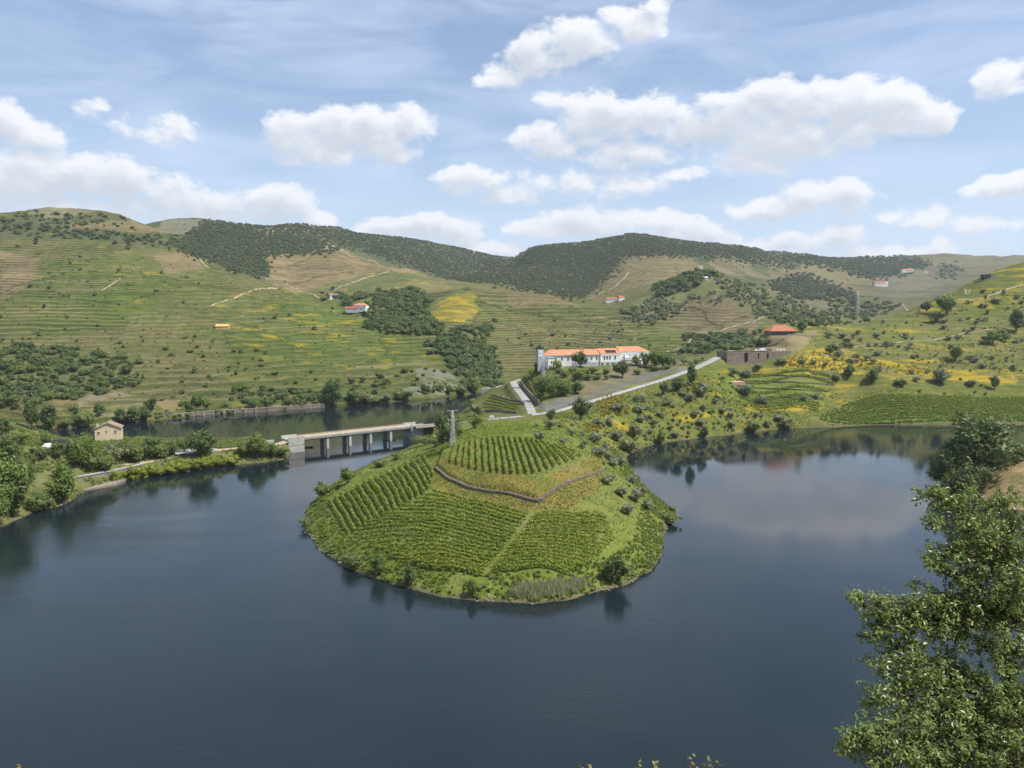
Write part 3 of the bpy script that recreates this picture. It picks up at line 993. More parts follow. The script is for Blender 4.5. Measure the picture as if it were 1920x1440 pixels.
def crown(name, seed, mat, center, rad, lobes, n, leaf, core=.72, spread=.62, flat_base=None):
    r = np.random.default_rng(seed)
    center = np.array(center); rad = np.array(rad)
    Vs, Qs = [], []
    k = 0
    d = r.normal(size=(lobes, 3)); d /= np.linalg.norm(d, axis=1)[:, None]
    d[:, 2] = d[:, 2] * .9 + .1
    lc = center + d * rad * spread * r.uniform(.5, 1.25, (lobes, 1)) * r.uniform(.75, 1.25, 3)
    lr = r.uniform(.22, .50, lobes)[:, None] * rad * r.uniform(.75, 1.25, (lobes, 3))
    lc[0] = center + r.normal(size=3) * rad * .12; lr[0] = rad * r.uniform(.45, .62)
    per = np.maximum(6, (n * (lr.prod(1) ** .67) / (lr.prod(1) ** .67).sum())).astype(int)
    for i in range(lobes):
        dd = r.normal(size=(per[i], 3)); dd /= np.linalg.norm(dd, axis=1)[:, None]
        p = lc[i] + dd * lr[i] * np.where(r.random((per[i], 1)) < .2, r.uniform(1.0, 1.45, (per[i], 1)), r.uniform(.72, 1.1, (per[i], 1)))
        if flat_base is not None:
            p[:, 2] = np.maximum(p[:, 2], flat_base)
        V, Q = leaf_quads(p, dd + np.array((0, 0, .35)), leaf, r)
        Vs.append(V); Qs.append(Q + k); k += len(V)
    for i in range(lobes if core else 0):  # lumps added inside the crown to block light between the leaves
        v, f = ICO1
        vv = lc[i] + v * lr[i] * core * r.uniform(.8, 1.15, (len(v), 1))
        if flat_base is not None:
            vv[:, 2] = np.maximum(vv[:, 2], flat_base)
        Vs.append(vv); Qs.append(np.c_[f, f[:, 2]] + k); k += len(vv)
    V = np.concatenate(Vs)
    # triangles of the inner mass are stored as faces of their own
    faces = []
    for q in Qs:
        faces.append(q)
    quads = np.concatenate([q for q in Qs if q.shape[1] == 4])
    isq = quads[:, 2] != quads[:, 3]
    me = bpy.data.meshes.new(name)
    fl = [tuple(q) if s else tuple(q[:3]) for q, s in zip(quads.tolist(), isq)]
    me.from_pydata(V.tolist(), [], fl)
    me.materials.append(mat)
    return me


def tube(pts, rad, seg=6):
    """vertices and quads of a tapered tube along a polyline"""
    pts = np.array(pts, float)
    V, Q = [], []
    for i, p in enumerate(pts):
        a = pts[max(i - 1, 0)]; b = pts[min(i + 1, len(pts) - 1)]
        t = b - a; t /= np.linalg.norm(t) + 1e-9
        s = np.cross(t, (.31, .17, .93) if abs(t[2]) < .9 else (1, 0, 0)); s /= np.linalg.norm(s) + 1e-9
        w = np.cross(t, s)
        for j in range(seg):
            an = 2 * math.pi * j / seg
            V.append(p + (s * math.cos(an) + w * math.sin(an)) * rad[i])
    for i in range(len(pts) - 1):
        for j in range(seg):
            Q.append((i * seg + j, i * seg + (j + 1) % seg, (i + 1) * seg + (j + 1) % seg, (i + 1) * seg + j))
    return np.array(V), np.array(Q)


def trunk_mesh(name, seed, h, r0, limbs, reach, top):
    r = np.random.default_rng(seed)
    Vs, Qs, k = [], [], 0
    base = [(0, 0, -.06), (r.normal() * .01, r.normal() * .01, h * .5), (r.normal() * .02, r.normal() * .02, h)]
    V, Q = tube(base, [r0 * 1.25, r0, r0 * .8]); Vs.append(V); Qs.append(Q); k += len(V)
    for i in range(limbs):
        an = 2 * math.pi * (i + r.uniform(0, .6)) / limbs
        e = np.array((math.cos(an) * reach * r.uniform(.5, 1), math.sin(an) * reach * r.uniform(.5, 1), top * r.uniform(.75, 1.05)))
        s = np.array(base[-1]) - (0, 0, h * .1)
        mid = (s + e) / 2 + r.normal(size=3) * .03 + (0, 0, .04)
        V, Q = tube([s, mid, e], [r0 * .6, r0 * .4, r0 * .12], 5); Vs.append(V); Qs.append(Q + k); k += len(V)
    me = np_mesh(name, np.concatenate(Vs), np.concatenate(Qs))
    me.materials.append(MATS['bark'])
    return me


KINDS = {  # leaf material, crown centre z, radii, trunk height, radius, limbs, reach
    'olive': ('leaf_olive', .50, (.56, .56, .44), .18, .045, 4, .32),
    'broad': ('leaf_broad', .50, (.45, .45, .49), .16, .035, 5, .28),
    'dark': ('leaf_dark', .49, (.46, .46, .49), .14, .035, 4, .26),
    'bush': ('leaf_bush', .40, (.62, .62, .44), .10, .03, 4, .35),
    'lime': ('leaf_lime', .38, (.80, .70, .46), .10, .02, 4, .4),
    'pale': ('leaf_pale', .46, (.48, .48, .46), .16, .03, 4, .3),
    'slim': ('leaf_dark', .55, (.20, .20, .47), .14, .03, 3, .1),
    'thick': ('leaf_dark', .42, (.74, .74, .46), .10, .03, 3, .2),
    'wood': ('leaf_wood', .38, (.92, .92, .42), .10, .03, 3, .2),
}
TPL = {}


def template(kind, lod, var):
    key = (kind, lod, var)
    if key not in TPL:
        mat, cz, rad, th, tr, limbs, reach = KINDS[kind]
        n, leaf, lob = {0: (3200, .028, 20), 1: (1000, .046, 14), 2: (200, .095, 7)}[lod]
        sd = sum(map(ord, kind)) * 7 + var * 13 + lod
        cm = crown('crown_' + kind, sd, MATS[mat], (0, 0, cz), rad, lob, n, leaf, .74 if lod else .66, .62, .02)
        tm = trunk_mesh('trunk_' + kind, sd, th, tr, limbs, reach, cz + rad[2] * .4) if lod < 2 else None
        TPL[key] = (cm, tm)
    return TPL[key]


def plant(kind, pos, h, name, label, cat='tree', group=None, lod=None, width=1.0, rnd=random):
    """a tree or shrub standing at pos, h metres tall"""
    if lod is None:
        px = h * F / max(pos[1], 1)
        lod = 0 if px > 45 else 1 if px > 11 else 2
    cm, tm = template(kind, lod, rnd.randrange(5))
    sc = (h * width * rnd.uniform(.85, 1.25), h * width * rnd.uniform(.85, 1.15), h * rnd.uniform(.92, 1.08))
    rz = rnd.uniform(0, 6.28)
    if lod == 2:
        o = link_obj(name, cm, None, None, tuple(pos))
    else:
        o = link_obj(name, None, None, None, tuple(pos))
        link_obj('crown', cm, None, o)
        link_obj('trunk', tm, None, o)
    o.scale = sc
    o.rotation_euler = (0, 0, rz)
    tag(o, label, cat, group)
    return o


def plant_px(kind, px, py, hpx, name, label, cat='tree', group=None, width=1.0, dmin=150, sink=.02):
    p = hit(px, py, dmin)
    h = hpx * p[1] / F
    p[2] -= sink * h
    return plant(kind, p, h, name, label, cat, group, None, width)


# ------------------------------------------------------------------ uncountable growth: instances on points
def template_object(name, me):
    o = bpy.data.objects.new(name, me)      # never linked: only a shape for the scatterers below
    return o


def scatter(name, P, S, tpls, label, cat, seed=1, squash=None, kind='stuff', origin=None):
    r = np.random.default_rng(seed)
    P = np.asarray(P, float); S = np.asarray(S, float)
    me = bpy.data.meshes.new(name)
    me.from_pydata(P.tolist(), [], [])
    for an, vals in (('scl', S), ('rz', r.uniform(0, 6.28, len(P)))):
        a = me.attributes.new(an, 'FLOAT', 'POINT')
        a.data.foreach_set('value', vals.astype(np.float32))
    a = me.attributes.new('pick', 'INT', 'POINT')
    a.data.foreach_set('value', r.integers(0, len(tpls), len(P)).astype(np.int32))
    o = link_obj(name, me)
    g = bpy.data.node_groups.new('scatter_' + name, 'GeometryNodeTree')
    g.interface.new_socket('Geometry', in_out='INPUT', socket_type='NodeSocketGeometry')
    g.interface.new_socket('Geometry', in_out='OUTPUT', socket_type='NodeSocketGeometry')
    N = g.nodes; L = g.links
    gi = N.new('NodeGroupInput'); go = N.new('NodeGroupOutput')
    iop = N.new('GeometryNodeInstanceOnPoints')
    jn = N.new('GeometryNodeJoinGeometry')
    for tp in reversed(tpls):
        oi = N.new('GeometryNodeObjectInfo')
        oi.inputs['Object'].default_value = tp
        oi.inputs['As Instance'].default_value = True
        L.new(oi.outputs['Geometry'], jn.inputs[0])

    def attr(nm, typ):
        nd = N.new('GeometryNodeInputNamedAttribute')
        nd.data_type = typ
        nd.inputs['Name'].default_value = nm
        return nd.outputs[0]
    cx = N.new('ShaderNodeCombineXYZ')
    L.new(attr('rz', 'FLOAT'), cx.inputs[2])
    L.new(gi.outputs[0], iop.inputs['Points'])
    L.new(jn.outputs[0], iop.inputs['Instance'])
    iop.inputs['Pick Instance'].default_value = True
    L.new(attr('pick', 'INT'), iop.inputs['Instance Index'])
    L.new(cx.outputs[0], iop.inputs['Rotation'])
    L.new(attr('scl', 'FLOAT'), iop.inputs['Scale'])
    L.new(iop.outputs[0], go.inputs[0])
    md = o.modifiers.new('scatter', 'NODES')
    md.node_group = g
    tag(o, label, cat, None, kind)
    return o


def region_points(poly, n, d0, d1, seed, maxtry=12, soft=4.0):
    """terrain points seen inside an outline of the photograph, spread evenly over the picture"""
    r = np.random.default_rng(seed)
    A = np.array(poly, float)
    lo = A.min(0) - soft; hi = A.max(0) + soft
    out = []
    tries = 0
    cand = lo + r.random((n * maxtry, 2)) * (hi - lo)
    jit = cand + r.normal(size=cand.shape) * soft * (1, .5)
    cand = cand[in_poly(jit[:, 0], jit[:, 1], poly)]
    for q in cand:
        if len(out) >= n:
            break
        p = hit(q[0], q[1], max(150, d0))
        if p[2] < .6 or not (d0 < p[1] < d1):
            continue
        out.append(p)
    return np.array(out).reshape(-1, 3)


def world_points(n, x0, x1, y0, y1, cond, seed):
    r = np.random.default_rng(seed)
    x = r.uniform(x0, x1, n); y = r.uniform(y0, y1, n)
    k = cond(x, y)
    x = x[k]; y = y[k]
    return np.c_[x, y, gz(x, y)]

# ------------------------------------------------------------------ mesh builder for made things
class MB:
    def __init__(self):
        self.v = []
        self.f = []

    def quad(self, *p):
        k = len(self.v)
        self.v += [tuple(map(float, q)) for q in p]
        self.f.append(tuple(range(k, k + len(p))))
        return self

    def box(self, x0, x1, y0, y1, z0, z1, rz=0.0, c=None):
        k = len(self.v)
        pts = [(x, y, z) for z in (z0, z1) for x, y in ((x0, y0), (x1, y0), (x1, y1), (x0, y1))]
        if rz:
            cx, cy = c or ((x0 + x1) / 2, (y0 + y1) / 2)
            co, si = math.cos(rz), math.sin(rz)
            pts = [(cx + (x - cx) * co - (y - cy) * si, cy + (x - cx) * si + (y - cy) * co, z) for x, y, z in pts]
        self.v += pts
        self.f += [tuple(k + i for i in q) for q in ((3, 2, 1, 0), (4, 5, 6, 7), (0, 1, 5, 4), (1, 2, 6, 5), (2, 3, 7, 6), (3, 0, 4, 7))]
        return self

    def hexa(self, b, t):
        k = len(self.v)
        self.v += [tuple(map(float, q)) for q in list(b) + list(t)]
        self.f += [tuple(k + i for i in q) for q in ((3, 2, 1, 0), (4, 5, 6, 7), (0, 1, 5, 4), (1, 2, 6, 5), (2, 3, 7, 6), (3, 0, 4, 7))]
        return self

    def bar(self, a, b, r, seg=4, r2=None):
        V, Q = tube([a, b], [r, r2 or r], seg)
        k = len(self.v)
        self.v += [tuple(p) for p in V]
        self.f += [tuple(int(i) + k for i in q) for q in Q]
        self.f += [tuple(k + i for i in range(seg))[::-1], tuple(k + seg + i for i in range(seg))]
        return self

    def hip(self, x0, x1, y0, y1, z, h, left=True, right=True, over=.5, th=.22):
        """hipped or gabled roof with eaves, ridge along x"""
        x0 -= over; x1 += over; y0 -= over; y1 += over
        ym = (y0 + y1) / 2; d = (y1 - y0) / 2
        rl = x0 + (d if left else 0); rr = x1 - (d if right else 0)
        for dz in (0, th):
            a, b, c, e = (x0, y0, z + dz), (x1, y0, z + dz), (x1, y1, z + dz), (x0, y1, z + dz)
            r0, r1 = (rl, ym, z + h + dz), (rr, ym, z + h + dz)
            self.quad(a, b, r1, r0); self.quad(c, e, r0, r1); self.quad(b, c, r1); self.quad(e, a, r0)
        for a, b in (((x0, y0), (x1, y0)), ((x1, y0), (x1, y1)), ((x1, y1), (x0, y1)), ((x0, y1), (x0, y0))):
            self.quad((*a, z), (*b, z), (*b, z + th), (*a, z + th))
        return self

    def build(self, name, mat, parent=None, loc=None, smooth=False):
        me = bpy.data.meshes.new(name)
        me.from_pydata(self.v, [], self.f)
        me.update()
        if smooth:
            me.polygons.foreach_set('use_smooth', [True] * len(me.polygons))
        return link_obj(name, me, MATS[mat] if isinstance(mat, str) else mat, parent, loc)


def empty(name, loc, rz, label, cat, group=None):
    o = link_obj(name, None, None, None, tuple(map(float, loc)))
    o.rotation_euler = (0, 0, rz)
    return tag(o, label, cat, group)


varied('white_wall', (.78, .78, .76), .9, .10, .25, .2)
varied('grey_wall', (.42, .43, .44), .9, .15, .3, .2)
varied('cream_wall', (.66, .54, .38), .9, .15, .25, .2)
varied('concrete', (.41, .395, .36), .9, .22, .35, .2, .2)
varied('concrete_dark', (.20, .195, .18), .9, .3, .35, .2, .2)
varied('asphalt_pale', (.33, .32, .30), .95, .16, .12, .2, .1)
varied('dirt_path', (.46, .36, .25), .95, .2, .2, .1, .2)
varied('stone_wall', (.24, .195, .145), .95, .45, 1.6, .1, .5, second=(.115, .095, .075))
varied('track', (.36, .30, .20), .95, .3, .1, .1, .2)
varied('stone_dark', (.15, .125, .10), .95, .45, .8, .1, .6, second=(.075, .065, .055))
varied('stone_light', (.30, .26, .21), .95, .45, 1.6, .1, .5, second=(.15, .13, .105))
varied('stone_brown', (.25, .205, .155), .95, .4, .7, .1, .6, second=(.13, .11, .09))
varied('dark_metal', (.06, .06, .06), .5, .2, 2, .5)
varied('steel', (.66, .67, .68), .45, .15, 2, .5)
varied('rust', (.30, .18, .09), .8, .3, 1, .3)
varied('timber', (.23, .16, .10), .8, .3, 2, .2)
varied('dark_void', (.03, .03, .032), .6, .2, 1, .3)
varied('red_brick', (.36, .13, .08), .9, .25, .6, .2)
varied('red_roof', (.42, .10, .075), .85, .3, .3, .2)
varied('slab_pink', (.55, .33, .23), .9, .15, .2, .2)
varied('yellow_roof', (.60, .40, .15), .9, .2, .3, .2)
varied('canvas', (.82, .81, .78), .9, .06, 1, .2)
varied('white_paint', (.80, .80, .79), .35, .05, 1, .5)
varied('car_dark', (.05, .055, .065), .3, .1, 1, .5)


def tile_mat(name, base):
    m, t, b = principled(name, base, .85, .2)
    tcn = t.new('ShaderNodeTexCoord').outputs['Object']
    n = t.noise(tcn, .5, 5, .65)
    n2 = t.noise(tcn, 3.0, 3, .6)
    c = t.mix(t.rng(n, .35, .68), (base[0] * .72, base[1] * .66, base[2] * .6, 1), (*base, 1))
    c = t.mix(t.rng(n2, .45, .7, 0, .35), c, (base[0] * 1.15, base[1] * 1.25, base[2] * 1.4, 1))
    t.link(c, b.inputs['Base Color'])
    w = t.new('ShaderNodeTexWave', bands_direction='X')
    w.inputs['Scale'].default_value = 1.4
    t.link(tcn, w.inputs[0])
    bp = t.new('ShaderNodeBump')
    bp.inputs['Strength'].default_value = .5
    bp.inputs['Distance'].default_value = .08
    t.link(w.outputs['Fac'], bp.inputs['Height'])
    t.link(bp.outputs[0], b.inputs['Normal'])
    MATS[name] = m


tile_mat('tiles', (.60, .29, .165))
tile_mat('tiles_red', (.46, .19, .11))
tile_mat('tiles_old', (.36, .26, .20))
m, t, b = principled('glass', (.02, .025, .03), .08, .6); MATS['glass'] = m
m, t, b = principled('panel', (.03, .022, .03), .15, .6); MATS['panel'] = m


# ------------------------------------------------------------------ roads
def densify(line, step=2.0):
    L = np.array(line, float)
    # Catmull-Rom
    out = []
    for i in range(len(L) - 1):
        p0, p1, p2, p3 = L[max(i - 1, 0)], L[i], L[i + 1], L[min(i + 2, len(L) - 1)]
        n = max(2, int(np.linalg.norm(p2 - p1) / step))
        for k in range(n):
            t = k / n
            q = .5 * ((2 * p1) + (-p0 + p2) * t + (2 * p0 - 5 * p1 + 4 * p2 - p3) * t * t + (-p0 + 3 * p1 - 3 * p2 + p3) * t ** 3)
            lin = p1 + (p2 - p1) * t
            out.append(q * .35 + lin * .65)
    out.append(L[-1])
    return np.array(out)


def ribbon(name, line, hw, mat, lift=.03):
    c = densify(line)
    d = np.gradient(c[:, :2], axis=0)
    d /= np.linalg.norm(d, axis=1)[:, None]
    nrm = np.c_[-d[:, 1], d[:, 0]]
    V = []
    wob = 1 + .10 * (fbm(c[:, 0] / 5, c[:, 1] / 5, 3, 8) - .5)[:, None] * 2
    for s in (-1, -.5, 0, .5, 1):
        xy = c[:, :2] + nrm * hw * s * wob
        V.append(np.c_[xy, c[:, 2] + lift - .02 * abs(s)])
    V = np.stack(V, 1)
    n = len(c)
    idn = np.arange(n * 5).reshape(n, 5)
    q = np.stack([idn[:-1, 1:], idn[:-1, :-1], idn[1:, :-1], idn[1:, 1:]], -1).reshape(-1, 4)
    o = link_obj(name, np_mesh(name, V.reshape(-1, 3), q), MATS[mat])
    tag(o, kind='structure')
    return c, nrm


C_MAIN, N_MAIN = ribbon('road', ROAD_MAIN, 3.0, 'asphalt_pale')
C_LOW, N_LOW = ribbon('road', ROAD_LOWER, 2.4, 'asphalt_pale', .06)
C_PATH, N_PATH = ribbon('path', PATH, 1.5, 'dirt_path')
C_LEFT, N_LEFT = ribbon('road', ROAD_LEFT, 2.4, 'dirt_path')


def wall_run(mb, pts, z0, z1, th):
    """wall along pts [(x, y)] with base and top heights per point"""
    P2 = np.array(pts, float)[:, :2]
    d = np.gradient(P2, axis=0); d /= np.linalg.norm(d, axis=1)[:, None]
    nr = np.c_[-d[:, 1], d[:, 0]] * th / 2
    for i in range(len(P2) - 1):
        a, b = P2[i], P2[i + 1]
        na, nb_ = nr[i], nr[i + 1]
        mb.hexa([(*(a - na), z0[i]), (*(b - nb_), z0[i + 1]), (*(b + nb_), z0[i + 1]), (*(a + na), z0[i])],
                [(*(a - na), z1[i]), (*(b - nb_), z1[i + 1]), (*(b + nb_), z1[i + 1]), (*(a + na), z1[i])])
    return mb


# guard rail beside the climbing road
def guard_rail(c, nrm, i0, i1, side, off, label):
    seg = c[i0:i1]; nn = nrm[i0:i1] * side * off
    base = np.c_[seg[:, :2] + nn, seg[:, 2]]
    o = empty('guard_rail', base[0], 0, label, 'guard rail')
    rel = base - base[0]
    mb = MB()
    for a, b_ in zip(rel[:-1], rel[1:]):
        mb.bar((a[0], a[1], a[2] + .82), (b_[0], b_[1], b_[2] + .82), .10)
    mb.build('rail', 'steel', o)
    pm = MB().box(-.09, .09, -.09, .09, -.3, .95)
    me = None
    for k in range(0, len(rel), 2):
        if me is None:
            me = pm.build('post', 'dark_metal', o, tuple(rel[k])).data
        else:
            link_obj('post', me, None, o, tuple(rel[k]))


iA = int(np.argmin(np.hypot(C_MAIN[:, 0] - ROAD_MAIN[5][0], C_MAIN[:, 1] - ROAD_MAIN[5][1])))
iB = int(np.argmin(np.hypot(C_MAIN[:, 0] - ROAD_MAIN[10][0], C_MAIN[:, 1] - ROAD_MAIN[10][1])))
iC = int(np.argmin(np.hypot(C_MAIN[:, 0] - ROAD_MAIN[2][0], C_MAIN[:, 1] - ROAD_MAIN[2][1])))
guard_rail(C_MAIN, N_MAIN, iA, iB, -1, 3.3, 'long steel guard rail beside the pale road climbing to the white estate')
guard_rail(C_MAIN, N_MAIN, iC, iA - 12, -1, 3.3, 'short guard rail beside the road between bridge and vineyard')
kb = MB(); wall_run(kb, C_MAIN[:iC + 6, :2] - N_MAIN[:iC + 6] * 3.2, C_MAIN[:iC + 6, 2] - .8, C_MAIN[:iC + 6, 2] + .75, .35)
tag(kb.build('parapet_wall', 'concrete'), 'low white concrete parapet on the causeway right of the bridge', 'wall')

# pale tracks over the hills
for tr_, hw_ in (([(345, 470), (370, 481), (392, 503)], 1.7), ([(538, 533), (560, 545), (590, 553), (640, 566)], 1.7), ([(1300, 634), (1288, 645), (1268, 656), (1250, 660)], 1.8), ([(1335, 626), (1400, 606), (1434, 595)], 2.2), ([(625, 545), (690, 520), (740, 508), (780, 512)], 2.2), ([(640, 470), (700, 488), (760, 505), (790, 517)], 2.0), ([(1090, 566), (1150, 540), (1180, 510)], 2.2), ([(395, 575), (440, 560), (480, 543), (520, 540)], 1.8), ([(190, 545), (215, 530), (225, 522)], 1.5), ([(1690, 570), (1780, 560), (1920, 535)], 1.4), ([(1560, 653), (1640, 648), (1760, 636), (1860, 618)], 1.0)):
    pts_ = [hit(x_, y_, 480) for x_, y_ in tr_]
    c_ = densify([tuple(p) for p in pts_], 4.0)
    d_ = np.gradient(c_[:, :2], axis=0); d_ /= np.linalg.norm(d_, axis=1)[:, None]
    n_ = np.c_[-d_[:, 1], d_[:, 0]]
    hw_ = hw_ * .62
    rows_ = [np.c_[c_[:, :2] + n_ * hw_ * k_, gz((c_[:, :2] + n_ * hw_ * k_)[:, 0], (c_[:, :2] + n_ * hw_ * k_)[:, 1]) + .35] for k_ in (-1, 0, 1)]
    V_ = np.stack(rows_, 1); i_ = np.arange(len(c_) * 3).reshape(-1, 3)
    q_ = np.stack([i_[:-1, 1:], i_[:-1, :-1], i_[1:, :-1], i_[1:, 1:]], -1).reshape(-1, 4)
    tag(link_obj('path', np_mesh('path', V_.reshape(-1, 3), q_), MATS['track']), kind='structure')

# ------------------------------------------------------------------ bridge
BL = np.array((-99.0, 380.0)); BR = np.array((-53.5, 419.0))
bd = BR - BL; BLEN = float(np.linalg.norm(bd)); BRZ = math.atan2(bd[1], bd[0])
br = empty('road_bridge', (*BL, 0), BRZ, 'low grey concrete road bridge on twin columns across the river mouth', 'bridge')
W = 7.2
MB().box(-.4, BLEN + .4, .0, W, 5.55, 6.35).build('deck', 'concrete', br)
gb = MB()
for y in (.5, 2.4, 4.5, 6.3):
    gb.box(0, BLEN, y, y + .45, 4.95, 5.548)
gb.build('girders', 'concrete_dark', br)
MB().box(0, BLEN, -.12, .22, 6.1, 6.78).build('parapet', 'concrete', br)
MB().box(0, BLEN, W - .22, W + .12, 6.1, 6.8).build('parapet', 'concrete', br)
MB().box(0, BLEN, W - .16, W + .06, 6.85, 7.25).build('hand_rail', 'rust', br)
MB().box(0, BLEN, .6, W - .6, 6.352, 6.40).build('roadway', 'dirt_path', br)
for fx in (.205, .41, .605, .805):
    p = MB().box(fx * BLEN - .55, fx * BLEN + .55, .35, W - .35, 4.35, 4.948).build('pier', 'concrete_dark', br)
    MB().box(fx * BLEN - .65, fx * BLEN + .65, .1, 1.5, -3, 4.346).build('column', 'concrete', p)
    MB().box(fx * BLEN - .75, fx * BLEN + .75, W - 1.7, W - .2, -3, 4.346).build('column', 'concrete_dark', p)  # far column in darker concrete: its shade is put into the colour
for x0, x1 in ((-8.5, -.4), (BLEN + .4, BLEN + 8)):
    a = MB().box(x0, x1, -.55, W + .55, -3, 3.1).build('abutment', 'concrete', br)
    MB().box(x0 + .12, x1 - .12, -.43, W + .43, 3.1, 3.4).build('joint', 'concrete_dark', a)
    MB().box(x0, x1, -.55, W + .55, 3.4, 6.34).build('upper_block', 'concrete', a)
    MB().box(x0, x1, -.55, .1, 6.342, 7.35).build('parapet_block', 'concrete', a)
    MB().box(x0, x1, W - .1, W + .55, 6.342, 7.45).build('parapet_block', 'concrete', a)
wl = MB().box(-24, -15.5, -.4, 1.0, 2, 7.0).build('stone_block', 'concrete', None, (0, 0, 0))
wl.location = (*BL, 0); wl.rotation_euler = (0, 0, BRZ)
tag(wl, 'pale stone block among the bushes left of the bridge', 'block')


# ------------------------------------------------------------------ boats
def boat(pos, rz, L, label, hull, inside):
    o = empty('rowing_boat', pos, rz, label, 'boat')
    xs = np.linspace(-.5, .5, 9) * L
    hb = []
    for x in xs:
        f = 1 - abs(x / L + .08) ** 2.2 * 2.9
        w = max(.06, f) * L * .17
        rise = .08 * L * max(0, x / L) ** 2 * 4
        hb.append([(x, -w, .45 + rise), (x, -w * .75, .12 + rise * .6), (x, 0, -.12 + rise * .5), (x, w * .75, .12 + rise * .6), (x, w, .45 + rise)])
    mb = MB()
    for a, b_ in zip(hb[:-1], hb[1:]):
        for k in range(4):
            mb.quad(a[k], b_[k], b_[k + 1], a[k + 1])
    mb.quad(*hb[0]); mb.quad(*hb[-1][::-1])
    mb.build('hull', hull, o)
    fl = MB()
    for a, b_ in zip(hb[:-1], hb[1:]):
        fl.quad((a[1][0], a[1][1], .2), (b_[1][0], b_[1][1], .2), (b_[3][0], b_[3][1], .2), (a[3][0], a[3][1], .2))
    fl.build('floor', inside, o)
    for fx in (-.2, .12):
        MB().box(fx * L - .12, fx * L + .12, -.14 * L, .14 * L, .36, .41).build('bench', inside, o)
    rm = MB()
    for a, b_ in zip(hb[:-1], hb[1:]):
        rm.bar(a[0], b_[0], .05); rm.bar(a[4], b_[4], .05)
    rm.build('gunwale', hull, o)


bx_, by_ = wpx(493, 862)
boat((bx_, by_ - 1.5, -.1), .25, 6.0, 'small white boat moored below the bushes left of the bridge', 'white_paint', 'canvas')
bx_, by_ = wpx(577, 840)
boat((bx_, by_ + 1, -.1), .3, 4.5, 'dark rowing boat under the left end of the bridge', 'dark_void', 'timber')
bx_, by_ = wpx(733, 826)
boat((bx_, by_ + 1, -.1), .5, 4.5, 'dark rowing boat under the right end of the bridge', 'dark_void', 'timber')


# ------------------------------------------------------------------ windows and houses
def window(parent, x, y, z, w, h, face='-y', frame='white_wall', shutter=False):
    """window in a wall; (x, y, z) is the middle of the sill line on the wall face"""
    def bx(mb, a, b_, d0, d1, z0, z1):
        if face == '-y':
            mb.box(x + a, x + b_, y - d1, y - d0, z0, z1)
        else:
            mb.box(x + d0, x + d1, y + a, y + b_, z0, z1)
        return mb
    f = MB()
    bx(f, -w / 2 - .12, -w / 2, .01, .12, z - .1, z + h + .12); bx(f, w / 2, w / 2 + .12, .01, .12, z - .1, z + h + .12)
    bx(f, -w / 2, w / 2, .01, .12, z + h, z + h + .12); bx(f, -w / 2, w / 2, .01, .16, z - .1, z)
    bx(f, -.03, .03, .03, .08, z, z + h)
    o = f.build('window', frame, parent)
    p = bx(MB(), -w / 2, w / 2, .004, .03, z, z + h)
    p.build('pane', 'glass', o)
    return o


def house(px, py, D, wpx_, hpx, label, wall='white_wall', roof='tiles', rz=0.0, depth=.75, name='house', group=None, nwin=3, hipped=False, rise=.35, pos=None, chimney=True):
    p = hit(px, py, D * .85) if pos is None else np.array(pos)
    s = p[1] / F
    w = wpx_ * s; h = hpx * s
    d = w * depth
    o = empty(name, p, rz, label, 'house', group)
    eave = h * (1 - rise)
    mb = MB().box(-w / 2, w / 2, -d / 2, d / 2, -2.0, eave)
    if not hipped:
        for sx in (-1, 1):
            mb.quad((sx * w / 2, -d / 2, eave), (sx * w / 2, d / 2, eave), (sx * w / 2, 0, eave + h * rise))
    mb.build('wall', wall, o)
    r = MB().hip(-w / 2, w / 2, -d / 2, d / 2, eave + .01, h * rise, hipped, hipped, .35, .18).build('roof', roof, o)
    if chimney:
        MB().box(w * .22, w * .22 + .7, .3, 1.0, eave, h * 1.12).build('chimney', wall, r)
    wh = min(1.5, eave * .35)
    for k in range(nwin):
        x = -w / 2 + w * (k + .5) / nwin
        if k == nwin // 2 and eave > 2.2 and nwin > 1:
            dd = MB().box(x - .55, x + .55, -d / 2 - .06, -d / 2 - .003, 0, min(2.2, eave * .75)).build('door', 'timber', o)
            MB().box(x + .35, x + .42, -d / 2 - .1, -d / 2 - .061, 1, 1.1).build('handle', 'dark_metal', dd)
        else:
            window(o, x, -d / 2, eave * .45, wh * .75, wh)
    return o


# house on the left bank: gable towards the camera
hp = np.array(A3(203, 829, 358)); hp[2] = float(gz(hp[0], hp[1])) - .1
ho = empty('gable_house', hp, math.radians(20), 'cream gabled house with three small windows among trees on the left bank', 'house')
w, d, ev, pk = 10.6, 8.5, 5.9, 8.3
wm = MB().box(-w / 2, w / 2, 0, d, -2, ev)
for y in (0, d):
    wm.quad((-w / 2, y, ev), (w / 2, y, ev), (0, y, pk))
wm.build('wall', 'cream_wall', ho)
rf = MB()
for s in (-1, 1):
    ex = s * (w / 2 + .45); ez = ev - .45 * (pk - ev) / (w / 2)
    rf.hexa([(ex, -.5, ez), (0, -.5, pk), (0, d + .5, pk), (ex, d + .5, ez)], [(ex, -.5, ez + .2), (0, -.5, pk + .22), (0, d + .5, pk + .22), (ex, d + .5, ez + .2)])
rfo = rf.build('roof', 'tiles_old', ho)
MB().box(-4.6, -3.9, 1.2, 1.9, 6.2, 8.0).build('chimney', 'cream_wall', rfo)
window(ho, -3.7, 0, 3.5, .8, 1.1, frame='cream_wall'); window(ho, -.6, 0, 4.1, .55, .7, frame='cream_wall'); window(ho, 3.1, 0, 3.7, .8, 1.2, frame='cream_wall')
